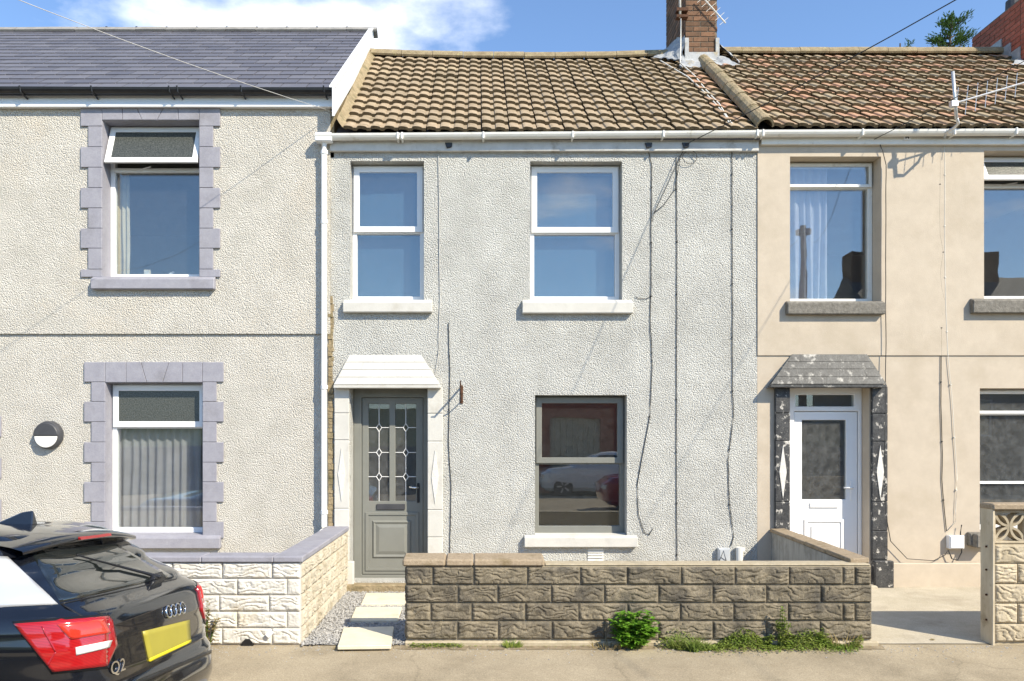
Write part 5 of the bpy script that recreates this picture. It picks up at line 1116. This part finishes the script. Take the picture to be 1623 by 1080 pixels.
simple_car('silver hatchback parked by stone wall across the street', HATCH, pm('bright_silver_car_paint', (.72, .73, .74), (.76, .77, .78), 3, .25, coat=1), 4.0, -16.6, -1, 3.95)
simple_car('red hatchback parked across the street nearer the kerb', HATCH, MT['red_paint'], 5.1, -10.9, -1, 3.95)
fg = thing('garage', 'dark red garage with plank door across the street', 'garage', (4.2, -19.6, -.12))
obj('wall', holed(1.6, 6.8, -.2, 3.3, [(2.6, 4.4, -.2, 2.5)], -18.75, -18.5), MT['brick_red'], fg)
for k in range(9): obj('plank', MB().box(2.61 + .2 * k, 2.8 + .2 * k, -18.66, -18.62, -.15, 2.49), MT['post'], fg, bevel=.006)
obj('roof', MB().box(1.45, 6.95, -21.5, -18.4, 3.3, 3.42), MT['opp_roof'], fg, bevel=.02)
sw_ = tag(obj('stone_wall', MB().box(-30, 30, -19.2, -18.8, -.3, 1.5), MT['opp_stone'], bevel=.05), 'dark rubble stone retaining wall across the street', 'wall')
struct('grass_bank', MB().hexa([(-30, -26, -.3), (30, -26, -.3), (30, -19.2, -.3), (-30, -19.2, -.3), (-30, -26, 3.2), (30, -26, 3.2), (30, -19.2, 1.3), (-30, -19.2, 1.3)]), MT['bank'])
for k, lb in enumerate(('brown stone house behind the telegraph pole across the street', 'brown stone end house up the street opposite')):
    x0 = 15.5 + 5.4 * k; hs = thing('far_house', lb, 'house', (x0 + 2.6, -22, 0)); fr_ = [(x0 + a_, x0 + a_ + 1, zz, zz + 1.4) for a_ in (.8, 3.2) for zz in (1.9, 4.3)]
    obj('wall', holed(x0, x0 + 5.3, -.2, 6.2, fr_, -20.2, -19.9), MT['opp_wall'], hs); obj('body_wall', MB().box(x0, x0 + .3, -26, -20.2, -.2, 6.2).box(x0 + 5, x0 + 5.3, -26, -20.2, -.2, 6.2).box(x0 + .3, x0 + 5, -26, -25.7, -.2, 6.2), MT['opp_wall'], hs)
    for q_ in fr_: wv = obj('window', holed(q_[0], q_[1], q_[2], q_[3], [(q_[0] + .07, q_[1] - .07, q_[2] + .07, q_[3] - .07)], -20.12, -20.05), MT['upvc'], hs); obj('pane', MB().box(q_[0] + .06, q_[1] - .06, -20.1, -20.08, q_[2] + .06, q_[3] - .06), MT['dark_glass'], wv)
    rf = obj('roof', MB().add([(x, y, z) for x in (x0 - .05, x0 + 5.35) for (y, z) in ((-19.7, 6.1), (-23, 8.6), (-26.2, 6.1))], [(0, 1, 4, 3), (1, 2, 5, 4), (2, 0, 3, 5), (0, 2, 1), (3, 4, 5)]), MT['opp_roof'], hs); obj('chimney', MB().box(x0 + .1, x0 + .8, -23.4, -22.6, 7.6, 9.6), MT['brick_brown'], rf, bevel=.02)
tp = thing('telegraph_pole', 'dark wooden telegraph pole across the street carrying house cables', 'pole', (11.2, -17, -.12))
obj('pole', MB().tube([(11.2, -17, -.4), (11.2, -17, 4), (11.2, -17, 9.1)], [.14, .12, .10], 12), MT['wood'], tp, smooth=True)
obj('pole_ring', MB().tube([(11.2, -17, 8.8), (11.2, -17, 8.95)], .26, 14), LAMP_GREY, tp)
tp2 = thing('telegraph_pole', 'telegraph pole down the street carrying the pale cable', 'pole', (-13.5, -15.5, -.12))
obj('pole', MB().tube([(-13.5, -15.5, -.4), (-13.5, -15.5, 8.1)], [.14, .10], 12), MT['wood'], tp2, smooth=True); obj('pole_ring', MB().tube([(-13.5, -15.5, 7.8), (-13.5, -15.5, 7.95)], .24, 14), LAMP_GREY, tp2)
